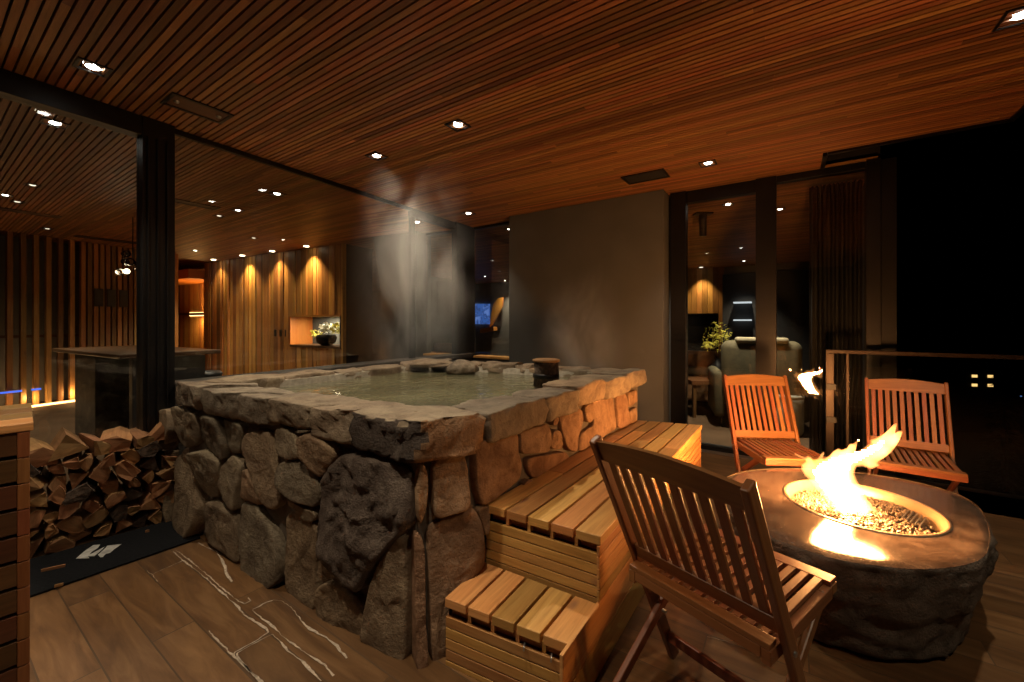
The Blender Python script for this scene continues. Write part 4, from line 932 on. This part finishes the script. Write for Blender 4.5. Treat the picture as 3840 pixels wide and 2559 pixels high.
# flame: overlapping tongues of glowing gas
m=bpy.data.materials.new('flame_gas'); m.use_nodes=True; nt=m.node_tree; nt.nodes.clear(); out=nt.nodes.new('ShaderNodeOutputMaterial')
e=nd(nt,'ShaderNodeEmission'); tc=nd(nt,'ShaderNodeTexCoord'); n1=nd(nt,'ShaderNodeTexNoise',Scale=9,Detail=2,Distortion=.5); nt.links.new(tc.outputs['Object'],n1.inputs[0])
mr=nd(nt,'ShaderNodeMapRange'); mr.inputs[1].default_value=.35; mr.inputs[2].default_value=.65; mr.inputs[3].default_value=60; mr.inputs[4].default_value=170; nt.links.new(n1.outputs[0],mr.inputs[0]); nt.links.new(mr.outputs[0],e.inputs[1]); e.inputs[0].default_value=(1,.38,.10,1)
nt.links.new(e.outputs[0],out.inputs['Volume']); M['flame']=m
FLM=empty('fire',(FC.x,FC.y,ZP-.05),0,'bright white orange flame leaning right over the fire pit','fire')
OUTF=[(3148,1925),(3110,1895),(3085,1871),(3055,1840),(3028,1808),(3008,1780),(2998,1758),(3003,1742),(3018,1730),(3004,1722),(2985,1712),(2968,1698),(2985,1698),(3003,1706),(3022,1714),(3030,1704),(3045,1712),(3052,1722),(3066,1716),(3078,1700),(3092,1684),(3096,1702),(3090,1716),(3108,1708),(3128,1690),(3150,1680),(3162,1686),(3180,1680),(3190,1666),(3205,1664),(3231,1644),(3224,1668),(3216,1692),(3240,1680),(3264,1660),(3246,1656),(3280,1642),(3310,1626),(3335,1606),(3352,1590),(3378,1578),(3366,1604),(3360,1622),(3376,1614),(3398,1616),(3380,1645),(3362,1672),(3342,1700),(3318,1722),(3298,1738),(3316,1746),(3292,1758),(3274,1766),(3250,1758),(3230,1752),(3212,1756),(3206,1774),(3216,1795),(3229,1815),(3250,1845),(3269,1877),(3290,1905),(3318,1936),(3290,1950),(3240,1954),(3190,1946)]
def flame(outline,yc,name,k=1.9,mx=.10,seed=0,st=.0045,dmin=0,mat=None):
    P=[pd(x,y,yc) for x,y in outline]; P=[(p.x,p.z) for p in P]; n=len(P); E=[(P[i],P[(i+1)%n]) for i in range(n)]
    x0=min(p[0] for p in P); x1=max(p[0] for p in P); z0=min(p[1] for p in P); z1=max(p[1] for p in P)
    nx=int((x1-x0)/st)+2; nz=int((z1-z0)/st)+2; T={}
    for i in range(nx):
        for j in range(nz):
            x=x0+i*st; z=z0+j*st; ins=False; dm=9
            for (a,b_) in E:
                if (a[1]>z)!=(b_[1]>z) and x<(b_[0]-a[0])*(z-a[1])/(b_[1]-a[1])+a[0]: ins=not ins
                dx,dz=b_[0]-a[0],b_[1]-a[1]; t=((x-a[0])*dx+(z-a[1])*dz)/(dx*dx+dz*dz+1e-12); t=0 if t<0 else 1 if t>1 else t
                d=(x-a[0]-t*dx)**2+(z-a[1]-t*dz)**2
                if d<dm: dm=d
            if ins and dm>dmin*dmin: T[i,j]=(x,z,math.sqrt(dm))
    b=MB(); idx={}; cells=[(i,j) for i in range(nx) for j in range(nz) if all(q in T for q in ((i,j),(i+1,j),(i+1,j+1),(i,j+1)))]
    used={q for i,j in cells for q in ((i,j),(i+1,j),(i+1,j+1),(i,j+1))}; inner={q for q in used if all((q[0]+a,q[1]+c) in used for a in(-1,0,1) for c in (-1,0,1))}
    for s_ in (-1,1):
        for q in used:
            x,z,d=T[q]; h=0 if q not in inner else mx*(1-math.exp(-d*k*.5/mx))*min(1,.25+d/.016)*(.75+.5*noise.noise(Vector((x*14+seed,s_*3,z*9))))
            w=.03*noise.noise(Vector((x*5,seed,z*5)))
            idx[s_,q]=len(b.v); b.v.append(Vector((x,yc+w+s_*h,z)))
    for i,j in cells:
        for s_ in (-1,1):
            f=[idx[s_,q] for q in ((i,j),(i+1,j),(i+1,j+1),(i,j+1))]; f=f if s_<0 else f[::-1]; b.f.append(f); b.uv.append([(0,0)]*4); b.r.append(.5); b.sm.append(True)
    o=b.build(name,mat or m,FLM,weld=True); o.location=-FLM.location; return o
flame(OUTF,1.95,'flame_body')
M['core']=emis('flame_core',(1,.43,.13),470)
OUTC=[(3165,1932),(3105,1868),(3055,1805),(3038,1765),(3075,1738),(3130,1716),(3190,1702),(3250,1686),(3312,1646),(3330,1640),(3300,1690),(3235,1725),(3188,1745),(3186,1800),(3218,1860),(3272,1930)]
flame(OUTC,1.95,'flame_core',k=.6,mx=.03,st=.009,dmin=.0,mat=M['core'])

# ---------------------------------------------------------------- folding chairs
def make_chair(slope):
    root=empty('folding_chair',(0,0,0)); ch=M['chair']
    W2=.225; LG={}
    yb=lambda z: .075-slope*(z-.42)     # stile line
    for sx in (-1,1):
        b=MB(); b.bar((sx*W2,yb(0),0),(sx*W2,yb(.875),.875),.022,.042,(1,0,0)); lg=b.build('leg',ch,root,.005); LG[sx]=lg
        b=MB(); b.bar((sx*(W2-.026),.40,.415),(sx*(W2-.026),-.21,0),.02,.036,(1,0,0)); b.build('leg',ch,root,.005)
    b=MB(); W=W2-.011
    n=16
    for i in range(n):  # curved top rail
        x0=-W+2*W*i/n; x1=-W+2*W*(i+1)/n; z0=.868+.017*math.cos(x0/W*math.pi/2); z1=.868+.017*math.cos(x1/W*math.pi/2); bt=.805
        cb=.0
        P=[(x0,yb(bt)-.011,bt),(x1,yb(bt)-.011,bt),(x1,yb(bt)+.011,bt),(x0,yb(bt)+.011,bt),(x0,yb(z0)-.011,z0),(x1,yb(z1)-.011,z1),(x1,yb(z1)+.011,z1),(x0,yb(z0)+.011,z0)]
        P=[Vector(p) for p in P]
        bb=len(b.v); b.v+=P
        fs=[(3,2,1,0),(4,5,6,7),(0,1,5,4),(2,3,7,6)]+([(3,0,4,7)] if i==0 else [])+([(1,2,6,5)] if i==n-1 else [])
        for f in fs: b.f.append([bb+j for j in f]); b.uv.append([(P[j].x,P[j].z) for j in f]); b.r.append(.5); b.sm.append(False)
    b.build('top_rail',ch,root,0.0,weld=True)
    b=MB(); zl=.475; b.bar((-W,yb(zl),zl),(W,yb(zl),zl),.05,.02,(0,-.37,.93)); b.build('lower_rail',ch,root,.003)
    b=MB(); ns=10; pitch=2*W/(ns+.4)
    for i in range(ns):
        x=-W+pitch*(i+.7); b.bar((x,yb(.49),.49),(x,yb(.822),.822),pitch*.60,.011,(1,0,0))
    b.build('back_slat',ch,root,.0015)
    b=MB(); ns=10; Ws=W2-.045
    # seat: frame and slats running front to back
    def sz(y): return .43-.03*math.sin(max(0,min(1,(y-.02)/.42))*math.pi)*.35+.0
    b.box(-W2+.035,W2-.035,.0,.045,.395,.425); b.box(-W2+.012,W2-.012,.445,.485,.395,.425)
    b.box(-W2+.012,-W2+.035,.0,.445,.385,.425); b.box(W2-.035,W2-.012,.0,.445,.385,.425)
    b.build('seat_frame',ch,root,.003)
    b=MB(); pitch=2*Ws/ns
    b.box(-W2+.014,W2-.014,.432,.485,.4255,.441); b.box(-W2+.014,W2-.014,.0,.04,.4255,.441)
    for i in range(ns+1):
        x=-Ws+pitch*i; b.box(x-pitch*.31,x+pitch*.31,.041,.431,.4255,.4405)
    b.build('seat_slat',ch,root,.002)
    b=MB(); z=.20; b.bar((-W2,yb(.10),.10),(W2,yb(.10),.10),.035,.016,(0,0,1)); b.build('stretcher',ch,root,.003)
    b=MB(); b.bar((-W2+.03,-.13,.055),(W2-.03,-.13,.055),.035,.016,(0,0,1)); b.build('stretcher',ch,root,.003)
    for sx in (-1,1):
        b=MB(); b.tube([(sx*(W2-.03),.08,.40),(sx*(W2+.016),.08,.40)],.007,10); b.build('bolt',M['steel'],LG[sx]); b=MB(); b.tube([(sx*(W2-.05),.155,.24),(sx*(W2+.014),.155,.24)],.006,10); b.build('bolt',M['steel'],LG[sx])
    return root
ch0=make_chair(.50); ch1=make_chair(.38)
places=[(ch0,(.525,1.215),54.1,1.03,'nearest slatted folding chair, back turned to us beside the steps'),(ch1,(1.807,2.988),185.5,.945,'slatted folding chair at the left behind the fire pit by the door'),(copy_tree(ch1),(2.633,2.74),217,.88,'slatted folding chair at the right behind the flame by the railing')]
for c,(x,y),az,sx,lb in places:
    c.location=(x,y,0); c.rotation_euler.z=-R(az); c.scale.x=sx; c.scale.z=1.03 if c is ch0 else 1; tag(c,lb,'chair','folding chairs round the fire pit')

# ---------------------------------------------------------------- railing
RL=empty('deck_railing',bp(0,0),RB,'bronze metal railing with glass panels along the deck edge','railing')
pr=PK-.19; rp=bp(.2,pr); ZR=1.05
def rl(name,mat,*q,bev=.003):
    b=MB(); b.box(*q); return b.build(name,mat,RL,bev)
mrl=plain('bronze_metal',(.035,.023,.016),.4,.6)
c0=xc(3096,pr)
rl('top_rail',mrl,c0,3.2,pr-.025,pr+.025,ZR-.03,ZR)
rl('post',mrl,c0,c0+.055,pr-.02,pr+.03,0,ZR-.03)
for c in (xc(3172,pr),1.5,2.6): rl('baluster',mrl,c,c+.02,pr-.012,pr+.012,0,ZR-.03)
rl('bottom_rail',mrl,c0+.055,3.2,pr-.012,pr+.012,.06,.085)
rl('glass_panel',M['glass'],xc(3172,pr)+.022,1.498,pr-.005,pr+.005,.09,ZR-.035,bev=0); rl('glass_panel',M['glass'],1.522,2.598,pr-.005,pr+.005,.09,ZR-.035,bev=0)
for z in (.72,.45): rl('bracket',M['black'],c0+.0,c0+.07,pr-.035,pr-.021,z,z+.05)

# ---------------------------------------------------------------- night outside
def tree(x,ybase,ytop,d,label,seed):
    random.seed(seed); g=pd(x,ybase,d); g.z=-14; topz=pd(x,ytop,d).z; Ht=topz+14
    t=empty('conifer',g,0,label,'tree','conifers in the dark beyond the deck')
    b=MB(); b.tube([(0,0,0),(0,0,Ht*.5),(0,0,Ht)],[.22,.12,.02],10); b.build('trunk',M['bark'],t)
    b=MB()
    for i in range(2600):
        f=random.random()**.7; z=Ht*(.12+.88*f); r=(1-f)*Ht*.10*random.random()**.4+.05; a=random.random()*6.28
        q=Vector((r*math.cos(a),r*math.sin(a),z-r*.35)); o=Vector((math.cos(a),math.sin(a),-.35)).normalized(); s_=Vector((-o.y,o.x,0)); L=random.uniform(.2,.5)
        b.poly([q-o*L*.5-s_*.07,q+o*L*.5,q-o*L*.5+s_*.07,q-o*L*.7])
    b.build('crown',plain('snowy_needles',(.09,.10,.10),.9,noise_amt=.8,nscale=4),t)
tree(3768,2000,1105,24,'snowy conifer standing in the dark at the right behind the railing',3)
tree(3500,2000,1250,40,'smaller dark conifer beyond the deck left of the snowy one',4)
tree(3420,2000,1290,46,'dim conifer beyond the deck behind the right chair',6)
q=pd(3608,1400,60); HS=empty('far_house',(q.x,q.y,-14),-.15,'dark distant house with four warm lit windows in the valley','house')
zb=pd(3680,1400,60).z+14
b=MB(); b.box(-4.5,4.5,-3,3,0,zb+2.2); b.build('wall',M['dark'],HS)
b=MB(); b.v+= [Vector(p) for p in ((-4.9,-3.4,zb+2.2),(4.9,-3.4,zb+2.2),(4.9,3.4,zb+2.2),(-4.9,3.4,zb+2.2),(-4.9,0,zb+4),(4.9,0,zb+4))]
for f in ((0,1,5,4),(2,3,4,5),(3,0,4),(1,2,5),(3,2,1,0)): b.f.append(list(f)); b.uv.append([(0,0)]*len(f)); b.r.append(.5); b.sm.append(False)
b.build('roof',M['dark'],HS)
for (x,z) in ((-.95,zb+.0),(-.95,zb-1.25),(.95,zb+0),(.95,zb-1.25)):
    b=MB(); b.box(x-.32,x+.32,-3.06,-3.0,z-.25,z+.12); b.build('window',M['winglow'],HS)
for i,(x,y,mt_,lb,w_) in enumerate(((3790,1452,'coolglow','small white street light beyond the railing at the right',9),(3806,1466,'coolglow','brighter white street light right of the small one',9),(3785,1484,'blueglow','left blue glowing light low beyond the railing',14),(3822,1486,'blueglow','right blue glowing light low beyond the railing',14),(3600,1425,'coolglow','faint pale street light near the lit house',5))):
    q=pd(x,y,70); t=empty('street_lamp',(q.x,q.y,-14),0,lb,'street lamp','distant lights beyond the railing'); s=w_*70/F/2
    b=MB(); b.tube([(0,0,0),(0,0,q.z+14-.1)],.05,8); b.build('pole',M['black'],t)
    b=MB(); b.lathe([(0,-s*.35),(s*.8,-s*.2),(s,0),(s*.6,s*.25),(0,s*.3)],(0,0,q.z+14),seg=12); b.build('lamp_head',M[mt_],t)

# ---------------------------------------------------------------- steam over the tub
def steam(name,lo,hi,dens,label,seed,ctr,rad):
    b=MB(); b.box(lo[0],hi[0],lo[1],hi[1],lo[2],hi[2]); m=bpy.data.materials.new(name); m.use_nodes=True; nt=m.node_tree; nt.nodes.clear(); out=nt.nodes.new('ShaderNodeOutputMaterial')
    pv=nd(nt,'ShaderNodeVolumePrincipled'); pv.inputs['Color'].default_value=(.95,.93,.9,1); pv.inputs['Anisotropy'].default_value=.2
    tc=nd(nt,'ShaderNodeTexCoord'); mp=nd(nt,'ShaderNodeMapping'); mp.inputs['Scale'].default_value=(2.4,2.4,1.1); mp.inputs['Location'].default_value=(seed,0,0); nt.links.new(tc.outputs['Object'],mp.inputs[0])
    n1=nd(nt,'ShaderNodeTexNoise',Scale=1.5,Detail=4,Roughness=.6,Distortion=1.0); nt.links.new(mp.outputs[0],n1.inputs[0])
    r=nd(nt,'ShaderNodeMapRange'); r.inputs[1].default_value=.43; r.inputs[2].default_value=.72; r.inputs[3].default_value=0; r.inputs[4].default_value=dens; nt.links.new(n1.outputs[0],r.inputs[0])
    # soft fall-off from the plume axis
    sub=nd(nt,'ShaderNodeVectorMath',_operation='SUBTRACT'); sub.inputs[1].default_value=ctr; nt.links.new(tc.outputs['Object'],sub.inputs[0])
    dv=nd(nt,'ShaderNodeVectorMath',_operation='DIVIDE'); dv.inputs[1].default_value=rad; nt.links.new(sub.outputs[0],dv.inputs[0])
    ln=nd(nt,'ShaderNodeVectorMath',_operation='LENGTH'); nt.links.new(dv.outputs[0],ln.inputs[0])
    r2=nd(nt,'ShaderNodeMapRange'); r2.interpolation_type='SMOOTHERSTEP'; r2.inputs[1].default_value=.0; r2.inputs[2].default_value=1.0; r2.inputs[3].default_value=1; r2.inputs[4].default_value=0; nt.links.new(ln.outputs['Value'],r2.inputs[0])
    mu=nd(nt,'ShaderNodeMath',_operation='MULTIPLY'); nt.links.new(r.outputs[0],mu.inputs[0]); nt.links.new(r2.outputs[0],mu.inputs[1]); nt.links.new(mu.outputs[0],pv.inputs['Density'])
    nt.links.new(pv.outputs[0],out.inputs['Volume'])
    o=b.build(name,m); tag(o,label,'steam',kind='stuff'); return o
steam('steam',(-1.35,2.6,ZT+.01),(-.1,3.9,2.58),2.1,'tall wispy plume of steam rising from the left of the tub',3.0,(-.72,3.25,1.6),(.6,.64,1.2))
steam('steam',(.12,2.75,ZT+.01),(1.0,3.8,1.85),1.8,'low wisp of steam before the grey wall',8.0,(.58,3.3,1.15),(.44,.54,.68))
